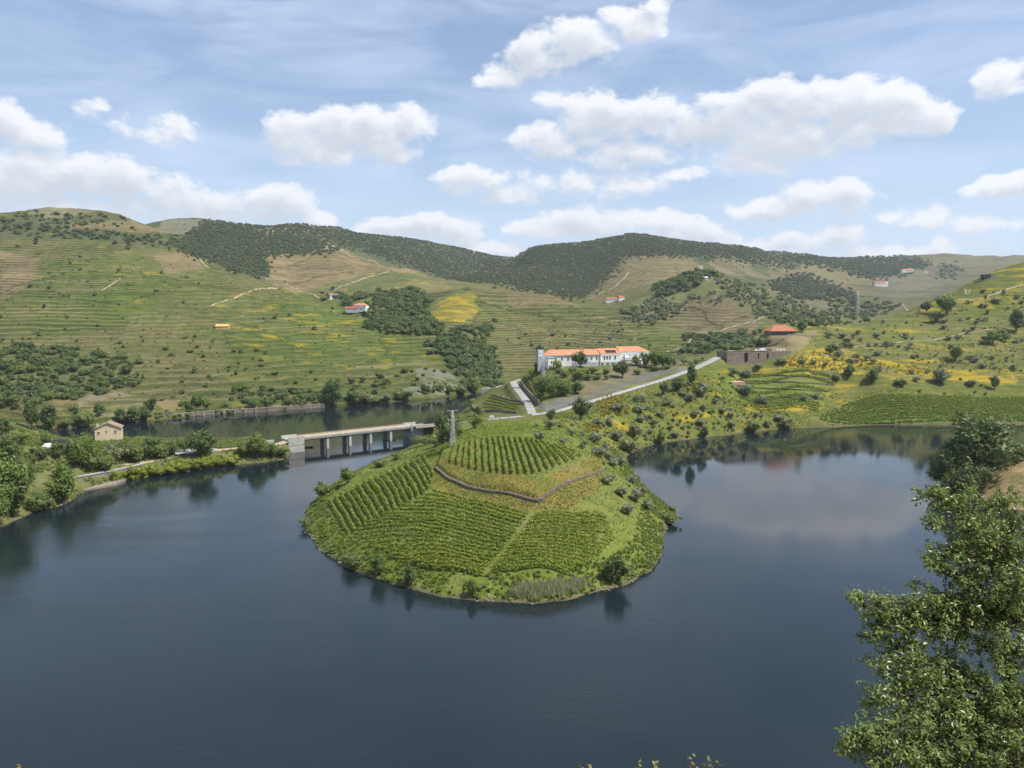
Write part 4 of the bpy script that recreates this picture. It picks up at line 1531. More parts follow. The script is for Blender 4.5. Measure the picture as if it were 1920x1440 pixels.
# small shed left of it
sp_ = hit(96, 845, 250)
so = empty('shed', sp_, .1, 'small white shed with red brick base and dark gable behind trees', 'shed')
MB().box(-3.8, 2.2, 0, 4, -1, 1.2).build('brick_base', 'red_brick', so)
MB().hexa([(-4, -.3, 1.21), (2.3, -.3, 1.5), (2.3, 4.2, 2.5), (-4, 4.2, 2.2)], [(-4, -.3, 1.4), (2.3, -.3, 1.7), (2.3, 4.2, 2.7), (-4, 4.2, 2.4)]).build('roof_sheet', 'white_paint', so)
MB().hip(0, 4.6, 1.4, 5, 2.75, 1.1, False, False, .3, .15).build('gable_roof', 'dark_void', so)
MB().box(.2, 4.4, 1.6, 4.8, 0, 2.74).build('wall', 'grey_wall', so)

# far houses
house(677, 581, 858, 25, 12, 'white hillside house with orange hipped roof above the terraces', hipped=True, rz=-.2, rise=.33, nwin=4, depth=.6)
h2 = house(660, 583, 858, 22, 8, 'long red-roofed outbuilding beside the orange-roofed hillside house', wall='grey_wall', roof='red_roof', rz=.15, rise=.4, nwin=2, chimney=False)
house(626, 560, 930, 15, 9, 'tiny white house above the orange-roofed hillside house', wall='white_wall', roof='tiles_old', rz=.3, nwin=2, chimney=False)
house(418, 616, 690, 23, 8, 'low hut with yellow roof alone in the green terraces', wall='yellow_roof', roof='yellow_roof', rz=.1, nwin=1, chimney=False, name='hut', rise=.5)
house(1312, 506, 1100, 10, 8, 'white house on top of the wooded knoll', rz=.1, nwin=2, roof='tiles_old', chimney=False)
house(1320, 524, 1050, 13, 5, 'low white house just below the top of the wooded knoll', rz=-.1, nwin=3, roof='canvas', chimney=False)
house(1146, 566, 900, 20, 8, 'white house with red roof in the saddle left of the knoll', rz=.05, nwin=4, depth=.5, roof='tiles_red')
house(1164, 563, 900, 11, 8, 'small red-roofed house at the right end of the saddle', rz=.4, nwin=2, roof='tiles_red', chimney=False)
house(1648, 536, 1500, 22, 7, 'long red-roofed farmhouse on the far brown slope', rz=.1, nwin=4, roof='tiles_red', depth=.5)
house(1659, 537, 1500, 9, 8, 'white block at the right end of the far farmhouse', rz=0, nwin=2, roof='canvas', chimney=False, rise=.12)
house(1694, 511, 2000, 10, 6, 'white far house left of its neighbour below the pine wood', rz=.1, nwin=2, chimney=False)
house(1706, 511, 2000, 11, 7, 'far white house with orange roof below the pine wood', rz=-.1, nwin=2)
house(1735, 512, 2000, 5, 4, 'tiny lone white house right of the pine wood', rz=0, nwin=1, chimney=False)
# box building near the crest on the right
cp_ = hit(1849, 522, 600)
bo = empty('box_building', cp_, -.1, 'dark flat-roofed box building with pale side on the right crest', 'building')
MB().box(-4, 3.2, -2, 3, -2, 3.4).build('wall', 'dark_void', bo)
MB().box(3.21, 8, -1.8, 3, -2, 3.0).build('side_block', 'concrete', bo)
MB().box(-4.3, 8.3, -2.3, 3.3, 3.42, 3.7).build('roof', 'concrete_dark', bo)
window(bo, -2, -2, 1, 1.2, 1.4, frame='concrete'); window(bo, 1, -2, 1, 1.2, 1.4, frame='concrete')
# stone tower at the edge of the brown hill
tp_ = hit(495, 528, 850)
to = empty('stone_tower', tp_, .2, 'squat pale stone tower at the left foot of the brown terraced hill', 'tower')
MB().hexa([(-2.6, -2.6, -2), (2.6, -2.6, -2), (2.6, 2.6, -2), (-2.6, 2.6, -2)], [(-2.2, -2.2, 7), (2.2, -2.2, 7), (2.2, 2.2, 7), (-2.2, 2.2, 7)]).build('shaft', 'stone_light', to)
MB().box(-2.5, 2.5, -2.5, 2.5, 7.01, 7.6).build('cornice', 'stone_light', to)
window(to, 0, -2.45, 3.5, .8, 1.2, frame='stone_light')
# white V frame on the right hillside
vp_ = hit(1813, 552, 560)
vo = empty('v_frame', vp_, 0, 'white V-shaped frame standing on the right hillside', 'sign')
s_ = vp_[1] / F
MB().hexa([(-.5 * s_ - .3, -.3, -.5), (-.5 * s_ + .5, -.3, -.5), (-.5 * s_ + .5, .3, -.5), (-.5 * s_ - .3, .3, -.5)], [(-4.5 * s_ - .5, -.3, 10 * s_), (-4.5 * s_ + .5, -.3, 10 * s_), (-4.5 * s_ + .5, .3, 10 * s_), (-4.5 * s_ - .5, .3, 10 * s_)]).build('left_bar', 'white_paint', vo)
MB().hexa([(2 * s_ - .2, -.2, -.5), (2 * s_ + .3, -.2, -.5), (2 * s_ + .3, .2, -.5), (2 * s_ - .2, .2, -.5)], [(6 * s_ - .3, -.2, 9 * s_), (6 * s_ + .3, -.2, 9 * s_), (6 * s_ + .3, .2, 9 * s_), (6 * s_ - .3, .2, 9 * s_)]).build('right_bar', 'white_paint', vo)

# ------------------------------------------------------------------ the estate
q0 = qpos(0, 0)
Q_ = empty('estate_house', q0, math.radians(18.5), 'long white estate house with orange tiled roofs on the knoll above the road', 'house')
WINGS = [(0, 40.4, 0, 11, 7.3, 3.5, True, False), (40.45, 55.4, -.4, 11.6, 7.9, 3.3, False, False), (55.45, 79, .6, 13.4, 8.8, 3.6, False, True)]
for x0, x1, y0, y1, ev, rh, hl, hr in WINGS:
    wl = MB().box(x0, x1, y0, y1, -3, ev).build('wall', 'white_wall', Q_)
    if not hl:
        MB().quad((x0 + .01, y0, ev), (x0 + .01, y1, ev), (x0 + .01, (y0 + y1) / 2, ev + rh)).build('gable', 'white_wall', wl)
    if not hr:
        MB().quad((x1 - .01, y0, ev), (x1 - .01, y1, ev), (x1 - .01, (y0 + y1) / 2, ev + rh)).build('gable', 'white_wall', wl)
    r = MB().hip(x0, x1, y0, y1, ev + .01, rh, hl, hr, .12 if x0 > 30 else .55, .25).build('roof', 'tiles', Q_)
    MB().box(x0 + (0 if x0 > 1 else -.6), x1, y0 - .62, y0 - .5, ev - .12, ev + .1).build('gutter', 'grey_wall', r)
MB().box(20, 40.3, -.22, -.01, -3, 2.5).build('plinth', 'grey_wall', Q_)
MB().box(40.5, 55.3, -.62, -.41, -3, 2.5).build('plinth', 'grey_wall', Q_)
for x in (8, 12.5, 17, 21.5, 26, 34.2, 38.0):
    window(Q_, x, 0, 4.0, .95, 1.9, frame='grey_wall')
for x in (43.6, 45.6, 47.7, 51.6):
    window(Q_, x, -.4, 4.2, .95, 2.2, frame='grey_wall')
for x in (59, 63, 67, 71, 75):
    window(Q_, x, .6, 4.6, 1.0, 1.9, frame='grey_wall')
for x in (42, 46, 50):
    window(Q_, x, -.62, .2, 1.1, 1.6, frame='grey_wall')
MB().box(40.2, 40.6, -.75, -.42, 0, 7.4).build('drain_pipe', 'grey_wall', Q_)
rfB = 3.3 / 6.1
for k in range(3):
    a = 45.2 + k * 2.7
    z0_, z1_ = 7.95 + .25 + .9 * rfB + .12, 7.95 + .25 + 3.6 * rfB + .12
    MB().hexa([(a, -.2 + .3, z0_), (a + 2.3, .1, z0_), (a + 2.3, 3.1, z1_), (a, 3.1, z1_)], [(a, .1, z0_ + .12), (a + 2.3, .1, z0_ + .12), (a + 2.3, 3.1, z1_ + .12), (a, 3.1, z1_ + .12)]).build('solar_panel', 'panel', Q_)
pv = MB().box(.4, 5.2, -5.6, -.02, -3, 6.0).build('pavilion', 'white_wall', Q_)
MB().box(.1, 5.5, -5.9, -.03, 6.01, 6.35).build('pavilion_roof', 'grey_wall', pv)
for x in (1.5, 2.9, 4.2):
    MB().box(x - .45, x + .45, -5.68, -5.61, -1.6, .6).build('doorway', 'dark_void', pv)  # near-black panel on the wall, darkness of the inside painted on
MB().box(2.4, 3.2, -5.68, -5.61, 2.4, 4.0).build('opening', 'dark_void', pv)  # dark panel as well, inside shade put into the colour
MB().box(.4, 5.2, -5.7, -5.605, 1.0, 1.25).build('band', 'grey_wall', pv)
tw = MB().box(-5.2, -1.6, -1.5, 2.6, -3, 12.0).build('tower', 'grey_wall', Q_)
MB().box(-1.59, -1.4, -1.5, 2.6, -3, 11.6).build('lit_side', 'white_wall', tw)  # sunlit face painted white against the grey body, which carries the shade
MB().box(-5.5, -1.3, -1.8, 2.9, 12.01, 13.1).build('tower_cap', 'dark_void', tw)
MB().box(-5.0, -1.9, -1.62, -1.51, 6.6, 11.4).build('tower_glazing', 'steel', tw)
MB().box(-5.0, -1.9, -1.64, -1.625, 8.9, 9.05).build('transom', 'dark_metal', tw)
# pergola terrace in front of the right wing
pg = empty('pergola', qpos(57, -9), math.radians(18.5), 'timber pergola on posts along the terrace of the white estate', 'pergola')
MB().box(0, 24, 0, 8.6, -3, .5).build('terrace', 'stone_dark', pg)
for k in range(9):
    for yy in (.3, 4.2):
        MB().box(k * 2.9 + .1, k * 2.9 + .32, yy, yy + .22, .5, 3.2).build('post', 'timber', pg)
for yy in (.3, 4.2):
    MB().box(-.2, 24.2, yy, yy + .22, 3.2, 3.45).build('beam', 'timber', pg)
for k in range(20):
    MB().box(k * 1.23 + .05, k * 1.23 + .2, -.3, 5.0, 3.451, 3.6).build('slat', 'timber', pg)
for i, (sx, dy, lab) in enumerate(((60, -2.0, 'white canvas parasol nearest the white facade on the estate terrace'), (66, -3.0, 'white canvas parasol in the middle of the estate terrace'), (73, -2.6, 'white canvas parasol at the right end of the estate terrace'))):
    po = empty('parasol', qpos(sx, dy, .5), 0, lab, 'parasol')
    MB().bar((0, 0, 0), (0, 0, 6.0), .06, 6).build('pole', 'timber', po)
    cn = MB()
    for k in range(8):
        a0, a1 = k * math.pi / 4, (k + 1) * math.pi / 4
        cn.quad((2.2 * math.cos(a0), 2.2 * math.sin(a0), 5.0), (2.2 * math.cos(a1), 2.2 * math.sin(a1), 5.0), (0, 0, 6.0))
        cn.quad((2.2 * math.cos(a0), 2.2 * math.sin(a0), 4.75), (2.2 * math.cos(a1), 2.2 * math.sin(a1), 4.75), (2.2 * math.cos(a1), 2.2 * math.sin(a1), 5.0), (2.2 * math.cos(a0), 2.2 * math.sin(a0), 5.0))
    cn.build('canopy', 'canvas', po)
# garden wall in front of the left part
gw = MB()
pts = [qpos(x, -9 + .05 * x) for x in np.linspace(6, 36, 9)]
wall_run(gw, [(p[0], p[1]) for p in pts], [float(gz(p[0], p[1])) - 1 for p in pts], [QZ + .7] * 9, .4)
tag(gw.build('garden_wall', 'grey_wall'), 'low grey garden wall below the trees of the white estate', 'wall')


# ------------------------------------------------------------------ retaining walls
def retaining(pts, h, label, mat='stone_brown', th=.7, name='retaining_wall', below=1.6):
    P3 = densify([tuple(p) for p in pts], 3.0)
    z = gz(P3[:, 0], P3[:, 1])
    mb = MB()
    wall_run(mb, P3, z - below, z + h, th)
    o = mb.build(name, mat)
    return tag(o, label, 'wall')


retaining([A3(976, 714, 560), A3(986, 728, 520), A3(1000, 744, 482), A3(1011, 757, 458)], 2.6, 'brown stone retaining wall on the right of the lower lane')
retaining([A3(921, 741, 560), A3(945, 753, 515), A3(983, 768, 462)], 1.8, 'dark stone wall holding the small vine terrace left of the lower lane')
retaining([A3(884, 762, 515), A3(915, 772, 480), A3(970, 780, 440)], 1.4, 'dark stone wall at the foot of the vine terraces by the river')
rp = MB(); pts_ = [A3(903, 729, 640), A3(925, 727, 640), A3(948, 723, 650)]
wall_run(rp, [(p[0], p[1]) for p in pts_], [p[2] - 6 for p in pts_], [p[2] + .3 for p in pts_], 4.0)
tag(rp.build('quay', 'concrete'), 'pale concrete quay at the far bend of the river', 'quay')
for (a, b_, c_), lab in (((A3(1372, 700, 545), A3(1470, 703, 545), A3(1555, 710, 543)), 'uppermost'), ((A3(1380, 713, 534), A3(1470, 716, 533), A3(1565, 722, 532)), 'second'), ((A3(1400, 727, 522), A3(1480, 730, 521), A3(1552, 735, 520)), 'third'), ((A3(1430, 744, 508), A3(1490, 747, 507), A3(1540, 750, 506)), 'lowest')):
    pa_ = [proj(*q_) for q_ in (a, b_, c_)]
    pl_ = [hit(np.interp(f_, [0, 1], [pa_[0][0], pa_[2][0]]), np.interp(f_, [0, 1], [pa_[0][1], pa_[2][1]]), 430) for f_ in np.linspace(0, 1, 7)]
    retaining(pl_, .7, lab + ' of the four stone terrace walls below the dirt path', 'stone_dark')

pw = MB(); ii = np.arange(0, len(C_PATH), 2)
pe = C_PATH[ii, :2] - N_PATH[ii] * 1.75
wall_run(pw, pe, C_PATH[ii, 2] - 2.2 - fbm(pe[:, 0] / 9, pe[:, 1] / 9, 2, 4), C_PATH[ii, 2] + .12, .5)
tag(pw.build('retaining_wall', 'stone_brown'), 'long brown stone wall holding the dirt path above the lake vineyard', 'wall')
# railway wall on the far bank
rb = [wpx(288, 788), wpx(400, 777.5), wpx(500, 771.5), wpx(608, 764)]
P3 = densify([(x, y + 1.2, 0) for x, y in rb], 6)
ew = empty('embankment_wall', (*P3[0][:2], 0), 0, 'long pale stone embankment wall along the far bank of the river', 'wall')
rel = P3[:, :2] - P3[0, :2]
wall_run(MB(), rel, [-2] * len(rel), [2.3] * len(rel), 1.6).build('wall', 'stone_brown', ew)
wall_run(MB(), rel, [2.302] * len(rel), [2.7] * len(rel), 1.9).build('cap', 'stone_light', ew)
for k in range(8):
    i = 3 + k
    a = rel[i] if i < len(rel) else rel[-1]
    dirv = rel[min(i + 1, len(rel) - 1)] - rel[i - 1]
    MB().box(a[0] - .8, a[0] + .8, a[1] - 1.7, a[1] - .82, -2, 2.6, math.atan2(dirv[1], dirv[0])).build('buttress', 'stone_light', ew)

# wall and ramp of the left bank
lw = [wD(40, 290), wD(90, 293), wD(150, 300), wD(215, 311), wD(268, 323)]
P3 = densify([(x, y, 0) for x, y in lw], 4)
zt = np.linspace(3.5, 4.4, len(P3))
lo_ = empty('quay_wall', (*P3[0][:2], 0), 0, 'long grey masonry wall with pale coping along the left bank', 'wall')
rel = P3[:, :2] - P3[0, :2]
wall_run(MB(), rel, [-2] * len(rel), zt - .002, 1.0).build('wall', 'stone_light', lo_)
wall_run(MB(), rel, zt, zt + .35, 1.5).build('coping', 'concrete', lo_)
ra_, rb_ = wD(148, 296), wD(222, 306)

rm = MB().hexa([(ra_[0], ra_[1] - 7, -2), (rb_[0] + 1, rb_[1] - 4.5, -2), (rb_[0] + 1, rb_[1] + 4, -2), (ra_[0], ra_[1] + 2, -2)], [(ra_[0], ra_[1] - 7, .15), (rb_[0] + 1, rb_[1] - 4.5, .9), (rb_[0] + 1, rb_[1] + 4, 1.1), (ra_[0], ra_[1] + 2, .4)])
tag(rm.build('boat_ramp', 'stone_light'), 'sloping grey concrete boat ramp at the foot of the left bank wall', 'ramp')
cy_ = [A3(322, 846, 349), A3(330, 858, 341), A3(352, 856, 342), A3(405, 846, 351), A3(408, 841, 356), A3(345, 842, 354)]
zc_ = max(float(gz(p[0], p[1])) for p in cy_) + .06
pm = MB().quad(*[(p[0], p[1], zc_) for p in cy_])
tag(pm.build('pavement', 'concrete'), kind='structure')

# ------------------------------------------------------------------ old stone building wall right of the road
wa = np.array(A3(1363, 682, 558)); wb = np.array(A3(1482, 676, 572))
dv = wb[:2] - wa[:2]; wl_ = float(np.linalg.norm(dv)); wz = math.atan2(dv[1], dv[0])
so = empty('ruined_stone_building', (wa[0], wa[1], wa[2]), wz, 'roofless brown stone building wall with dark openings beside the road', 'building')
Hh = 8.6
ops = [(13.5, 16.5, 1.0, 7.4), (24.2, 25.4, 3.6, 7.0), (31.6, 33.0, 3.0, 7.2)]
xs = 0
fm = MB()
for a, b_, z0, z1 in ops:
    fm.box(xs, a, 0, 1, -3, Hh)
    fm.box(a, b_, .002, 1, -3, z0); fm.box(a, b_, .002, 1, z1, Hh)
    xs = b_
fm.box(xs, wl_, 0, 1, -3, Hh - .4)
fm.build('front_wall', 'stone_brown', so)
MB().box(0, 1, 1.01, 14, -3, Hh - .1).build('side_wall', 'stone_brown', so)
for a, b_, z0, z1 in ops:
    MB().box(a - .1, b_ + .1, 1.02, 1.2, z0 - .1, z1 + .1).build('opening', 'dark_void', so)  # near-black board painted in place of the shade inside
MB().box(-.2, wl_ + .2, -.2, 1.2, Hh + .001, Hh + .25).build('coping', 'stone_light', so)
MB().box(1.02, wl_, 1.21, 14, Hh - 1.2, Hh - .6).build('fill', 'dirt_path', so)
fz = wa[2] + Hh - .6


def car(pos, rz, paint, label):
    o = empty('parked_car', pos, rz, label, 'car')
    prof = [(-2.1, .35), (-2.1, .85), (-1.3, .95), (-.7, 1.45), (.9, 1.45), (1.5, .95), (2.1, .85), (2.15, .35)]
    b_ = MB()
    for y in (-.85, .85):
        b_.quad(*[(x, y, z) for x, z in (prof if y < 0 else prof[::-1])])
    for (x0, z0), (x1, z1) in zip(prof, prof[1:] + prof[:1]):
        b_.quad((x0, -.85, z0), (x0, .85, z0), (x1, .85, z1), (x1, -.85, z1))
    b_.build('body', paint, o)
    for y0, y1 in ((-.87, -.855), (.855, .87)):
        MB().box(-.6, .85, y0, y1, 1.0, 1.36).build('window', 'glass', o)
    for x in (-1.3, 1.35):
        for y in (-.8, .8):
            MB().bar((x, y - .1, .33), (x, y + .1, .33), .33, 10).build('wheel', 'dark_void', o)


def on_fill(s, d):
    return (wa[0] + math.cos(wz) * s - math.sin(wz) * d, wa[1] + math.sin(wz) * s + math.cos(wz) * d, fz)


car(on_fill(26, 4), wz + .2, 'white_paint', 'silver white car parked behind the stone wall, left of the van')
car(on_fill(36, 4.5), wz - .2, 'car_dark', 'dark car parked behind the stone wall, right of the van')
vn = empty('van', on_fill(31, 4), wz, 'white van parked behind the brown stone wall', 'van')
MB().hexa([(-2.4, -.95, .4), (2.4, -.95, .4), (2.4, .95, .4), (-2.4, .95, .4)], [(-2.4, -.9, 2.3), (1.5, -.9, 2.3), (1.5, .9, 2.3), (-2.4, .9, 2.3)]).build('body', 'white_paint', vn)
MB().box(.6, 1.5, -.975, -.96, 1.3, 2.0).build('window', 'glass', vn)
for x in (-1.5, 1.5):
    for y in (-.85, .85):
        MB().bar((x, y - .1, .36), (x, y + .1, .36), .36, 10).build('wheel', 'dark_void', vn)
for k, (s, lab) in enumerate(((41.5, 'leftmost white water tank at the end of the stone wall'), (44.3, 'middle white water tank at the end of the stone wall'), (47, 'rightmost white water tank at the end of the stone wall'))):
    tk = empty('water_tank', on_fill(s, 3), 0, lab, 'tank')
    MB().bar((0, 0, -1.5), (0, 0, 1.5), 1.0, 12).build('body', 'canvas', tk)
    MB().bar((0, 0, 1.5), (0, 0, 1.8), .35, 10).build('lid', 'canvas', tk)

# house with hipped red roof above it
rp_ = np.array(A3(1468, 631, 622)); rp_[2] = float(gz(rp_[0], rp_[1]))
ro = empty('hipped_roof_house', rp_, math.radians(12), 'low house under a broad orange hipped roof above the stone wall', 'house')
MB().box(-10, 10, 0, 11, -3, 3.2).build('wall', 'stone_brown', ro)
MB().hip(-11, 11, -1.2, 12, 3.21, 4.6, True, True, .5, .25).build('roof', 'tiles_red', ro)
for x in (-8, -5.5, -3, -.5, 2, 4.5, 7):
    MB().box(x - .7, x + .7, -.06, -.003, .4, 2.7).build('opening', 'dark_void', ro)  # flat near-black panel, shade behind the front given as colour
retaining([A3(1432, 640, 610), A3(1470, 637, 605), A3(1530, 624, 640)], 1.2, 'stone retaining wall below the broad orange hipped roof', 'stone_brown')
# flat terracotta platform
pp = hit(1374, 717, 400)
pt = MB().hexa([(-6.5, -4, -1.5), (6.5, -4, -1.5), (6.5, 4, -1.5), (-6.5, 4, -1.5)], [(-6.5, -4, .6), (6.5, -4, .6), (6.5, 4, .6), (-6.5, 4, .6)]).build('flat_roof', 'slab_pink', None, tuple(pp))
pt.rotation_euler = (0, 0, .15)
tag(pt, 'flat terracotta platform among the green terraces below the road', 'platform')


# ------------------------------------------------------------------ pylons and poles
def pylon(px, py, hpx, label, dmin=150, wid=.085):
    p = hit(px, py, dmin)
    h = hpx * p[1] / F
    o = empty('lattice_pylon', p, .5, label, 'pylon')
    w0, w1 = h * wid * .75, h * .018
    r = max(.04, h * .0045)
    for sx in (-1, 1):
        for sy in (-1, 1):
            MB().bar((sx * w0, sy * w0, -.6), (sx * w1, sy * w1, h * .97), r, 4, r * .8).build('leg', 'steel', o)
    brc = MB()
    n = 9
    for k in range(n):
        f0, f1 = k / n, (k + 1) / n
        a = w0 + (w1 - w0) * f0; c = w0 + (w1 - w0) * f1
        z0, z1 = h * .97 * f0, h * .97 * f1
        for (ax, ay), (bx2, by2) in (((-1, -1), (1, -1)), ((1, -1), (1, 1)), ((1, 1), (-1, 1)), ((-1, 1), (-1, -1))):
            brc.bar((ax * a, ay * a, z0), (bx2 * c, by2 * c, z1), r * .6, 3)
            brc.bar((bx2 * a, by2 * a, z0), (ax * c, ay * c, z1), r * .6, 3)
    brc.build('bracing', 'steel', o)
    for z, L in ((.96, .17), (.72, .15)):
        am = MB().bar((-L * h, 0, z * h), (L * h, 0, z * h), r * .9, 4).build('crossarm', 'steel', o)
        for x in (-L * h, 0, L * h):
            MB().bar((x, 0, z * h), (x, 0, z * h + .05 * h), r * .9, 5).build('insulator', 'dark_metal', am)
    MB().bar((0, 0, h * .95), (0, 0, h), r * .8).build('tip', 'steel', o)


pylon(849, 838, 72, 'steel lattice pylon at the top of the vineyard in front of the bridge trees', 200)
pylon(1019, 716, 55, 'lattice pylon beside the tower of the white estate house', 400)
pylon(1608, 592, 46, 'tall distant lattice pylon behind the right hillside', 640)
for px, py, hp_, lab in ((72, 426, 16, 'pale utility pole left of another on the upper left slope'), (133, 429, 17, 'pale utility pole on the upper left slope below the brown crest'), (553, 444, 14, 'thin pole on the ridge above the brown terraced hill'), (417, 512, 13, 'thin pole beside the track on the left hillside')):
    p = hit(px, py, 500)
    h = hp_ * p[1] / F
    o = empty('utility_pole', p, 0, lab, 'pole')
    MB().bar((0, 0, -1), (0, 0, h), .25, 5, .16).build('pole', 'concrete', o)
    MB().bar((-1.4, 0, h * .93), (1.4, 0, h * .93), .12, 4).build('crossarm', 'concrete', o)
sg = hit(922, 788, 380)
so_ = empty('sign_board', sg, .1, 'small white sign board beside the road near the bridge trees', 'sign')
MB().box(-1.2, 1.2, -.05, .05, 1.4, 2.6).build('board', 'white_paint', so_)
for x in (-.9, .9):
    MB().box(x - .06, x + .06, .051, .17, -.5, 2.5).build('post', 'dark_metal', so_)

# ------------------------------------------------------------------ dry stone wall of the plateau
wl3 = densify([(x, y, 0) for x, y in WALL_LINE], 1.0)
d_ = np.gradient(wl3[:, :2], axis=0); d_ /= np.linalg.norm(d_, axis=1)[:, None]
no_ = np.c_[d_[:, 1], -d_[:, 0]]          # outwards, away from the plateau
zb = gz(wl3[:, 0] + no_[:, 0] * 1.3, wl3[:, 1] + no_[:, 1] * 1.3)
zb = np.convolve(np.pad(zb, 3, 'edge'), np.ones(7) / 7, 'valid')
dw = empty('dry_stone_wall', (wl3[0, 0], wl3[0, 1], zb[0]), 0, 'curved dry stone wall holding the upper vineyard of the peninsula', 'wall')
org = np.array((wl3[0, 0], wl3[0, 1], zb[0]))
wall_run(MB(), wl3[:, :2] + no_ * .05 - org[:2], zb - .8 - org[2], zb + .95 - org[2], .6).build('core', 'stone_dark', dw)
rs = np.random.default_rng(3)
st = MB()
cum = np.r_[0, np.cumsum(np.linalg.norm(np.diff(wl3[:, :2], axis=0), axis=1))]
for layer in range(5):
    s = rs.uniform(0, .4)
    while s < cum[-1] - .3:
        L = rs.uniform(.28, .75)
        x = np.interp(s, cum, wl3[:, 0]); y = np.interp(s, cum, wl3[:, 1]); z = np.interp(s, cum, zb)
        nx = np.interp(s, cum, no_[:, 0]); ny = np.interp(s, cum, no_[:, 1])
        o_ = .42 + rs.uniform(-.06, .14)
        zc = z - .15 + layer * .25 + rs.uniform(-.05, .05)
        hh = rs.uniform(.10, .16)
        an = math.atan2(ny, nx) + math.pi / 2 + rs.normal() * .12
        cx_, cy__ = x + nx * o_ - org[0], y + ny * o_ - org[1]
        st.box(cx_ - L / 2, cx_ + L / 2, cy__ - .22, cy__ + .22, zc - hh - org[2], zc + hh - org[2], an)
        if layer == 4:
            st.box(cx_ - L / 2 - nx * .5, cx_ + L / 2 - nx * .5, cy__ - .3 - ny * .5, cy__ + .3 - ny * .5, zc - org[2], zc + .2 - org[2], an)
        s += L + rs.uniform(.0, .08)
o = st.build('stone', 'stone_wall', dw)
o['kind'] = 'stuff'

# ------------------------------------------------------------------ vine rows of the peninsula
def poly_at(line, f):
    L = np.array(line, float)
    s = np.r_[0, np.cumsum(np.linalg.norm(np.diff(L, axis=0), axis=1))]
    t = f * s[-1]
    return np.array([np.interp(t, s, L[:, 0]), np.interp(t, s, L[:, 1])])


ORD = ['first', 'second', 'third', 'fourth', 'fifth', 'sixth', 'seventh', 'eighth', 'ninth', 'tenth', 'eleventh', 'twelfth', 'thirteenth', 'fourteenth', 'fifteenth', 'sixteenth', 'seventeenth', 'eighteenth', 'nineteenth', 'twentieth',
       'twenty-first', 'twenty-second', 'twenty-third', 'twenty-fourth', 'twenty-fifth', 'twenty-sixth', 'twenty-seventh', 'twenty-eighth']


def vine_row(A, B, seed, label, group, dens=52, hgt=1.35, wid=.27, plant_gap=1.15):
    r = np.random.default_rng(seed)
    A = np.array(A); B = np.array(B)
    L = float(np.linalg.norm(B - A))
    if L < 2:
        return
    n = int(L * dens)
    s = r.uniform(0, L, n)
    # bushes along the row, with gaps where plants are missing
    k = np.floor(s / plant_gap)
    vig = _hash(k, np.full(n, seed), 5)
    s = (k + .5) * plant_gap + np.clip(r.normal(0, .36, n), -.75, .75) * plant_gap
    keep = (vig > .02) & (s > 0) & (s < L)
    s = s[keep]; vig = vig[keep]; n = len(s)
    d = (B - A) / L
    nr = np.array((-d[1], d[0]))
    lat = r.normal(0, wid * .55, n) * (.7 + .5 * vig)
    bow = math.sin(seed) * .2
    xy = A + d * s[:, None] + nr * (lat + bow * np.sin(s / L * math.pi) + .09 * np.sin(s * .35 + seed))[:, None]
    z = gz(xy[:, 0], xy[:, 1])
    hz = .25 + r.beta(2.2, 1.6, n) * hgt * (.65 + .5 * vig)
    c = np.c_[xy, z + hz]
    nm = np.c_[nr[0] * lat, nr[1] * lat, np.full(n, 1.1)]
    org = np.array((A[0], A[1], float(gz(A[0], A[1]))))
    V, Q = leaf_quads(c - org, nm, .20, r, .75)
    me = np_mesh('vine_row', V, Q, False)
    o = link_obj('vine_row', me, MATS['leaf_vine'], None, tuple(org))
    tag(o, label, 'vine row', group)


def block(e1, e2, n, where, counted, group, seed, dmin=160, **kw):
    for i in range(n):
        f = (i + .5) / n
        a = poly_at(e1, f); b_ = poly_at(e2, f)
        pa = hit(*a, dmin); pb = hit(*b_, dmin)
        vine_row(pa[:2], pb[:2], seed + i, '%s vine row %s, counted from %s' % (ORD[i], where, counted), group, **kw)


block([(610, 944), (700, 898), (765, 870), (800, 858)], [(648, 1006), (735, 962), (800, 926), (815, 890)], 17, 'on the left flank of the peninsula', 'the shore', 'vine rows on the left flank', 100, dmin=170)
block([(818, 922), (735, 962), (655, 1003), (715, 1040), (790, 1068)], [(992, 966), (975, 992), (950, 1022), (925, 1052), (905, 1083)], 20, 'in the front left block', 'the stone wall', 'vine rows in the front left block', 200, dmin=165)
block([(1004, 966), (985, 992), (960, 1024), (940, 1050), (918, 1080)], [(1134, 966), (1146, 992), (1153, 1015), (1120, 1050), (1066, 1084)], 17, 'in the front right block', 'the stone wall', 'vine rows in the front right block', 300, dmin=165)
block([(838, 866), (880, 880), (940, 890), (1006, 889), (1050, 874), (1096, 856)], [(850, 834), (890, 824), (940, 817), (985, 822), (1020, 830), (1050, 840)], 20, 'on the walled plateau', 'its left end', 'vine rows on the walled plateau', 400, dmin=200, hgt=1.2)
block([(770, 868), (800, 856), (832, 846)], [(835, 843), (850, 836), (862, 831)], 6, 'on the upper left slope by the pylon', 'the shore', 'vine rows below the pylon', 500, dmin=230, dens=32)
block([(865, 828), (880, 815), (905, 797)], [(960, 812), (985, 803), (1010, 787)], 9, 'behind the walled plateau', 'the pylon', 'vine rows behind the plateau', 600, dmin=290, dens=26)

# vineyards farther off: rows too fine to pick apart
vt = []
for k in range(3):
    vt.append(template_object('vine_clump', crown('vine_clump', 900 + k, MATS['leaf_vine'], (0, 0, .5), (.55, .55, .45), 4, 60, .17, .6, .5, .02)))
gt = []


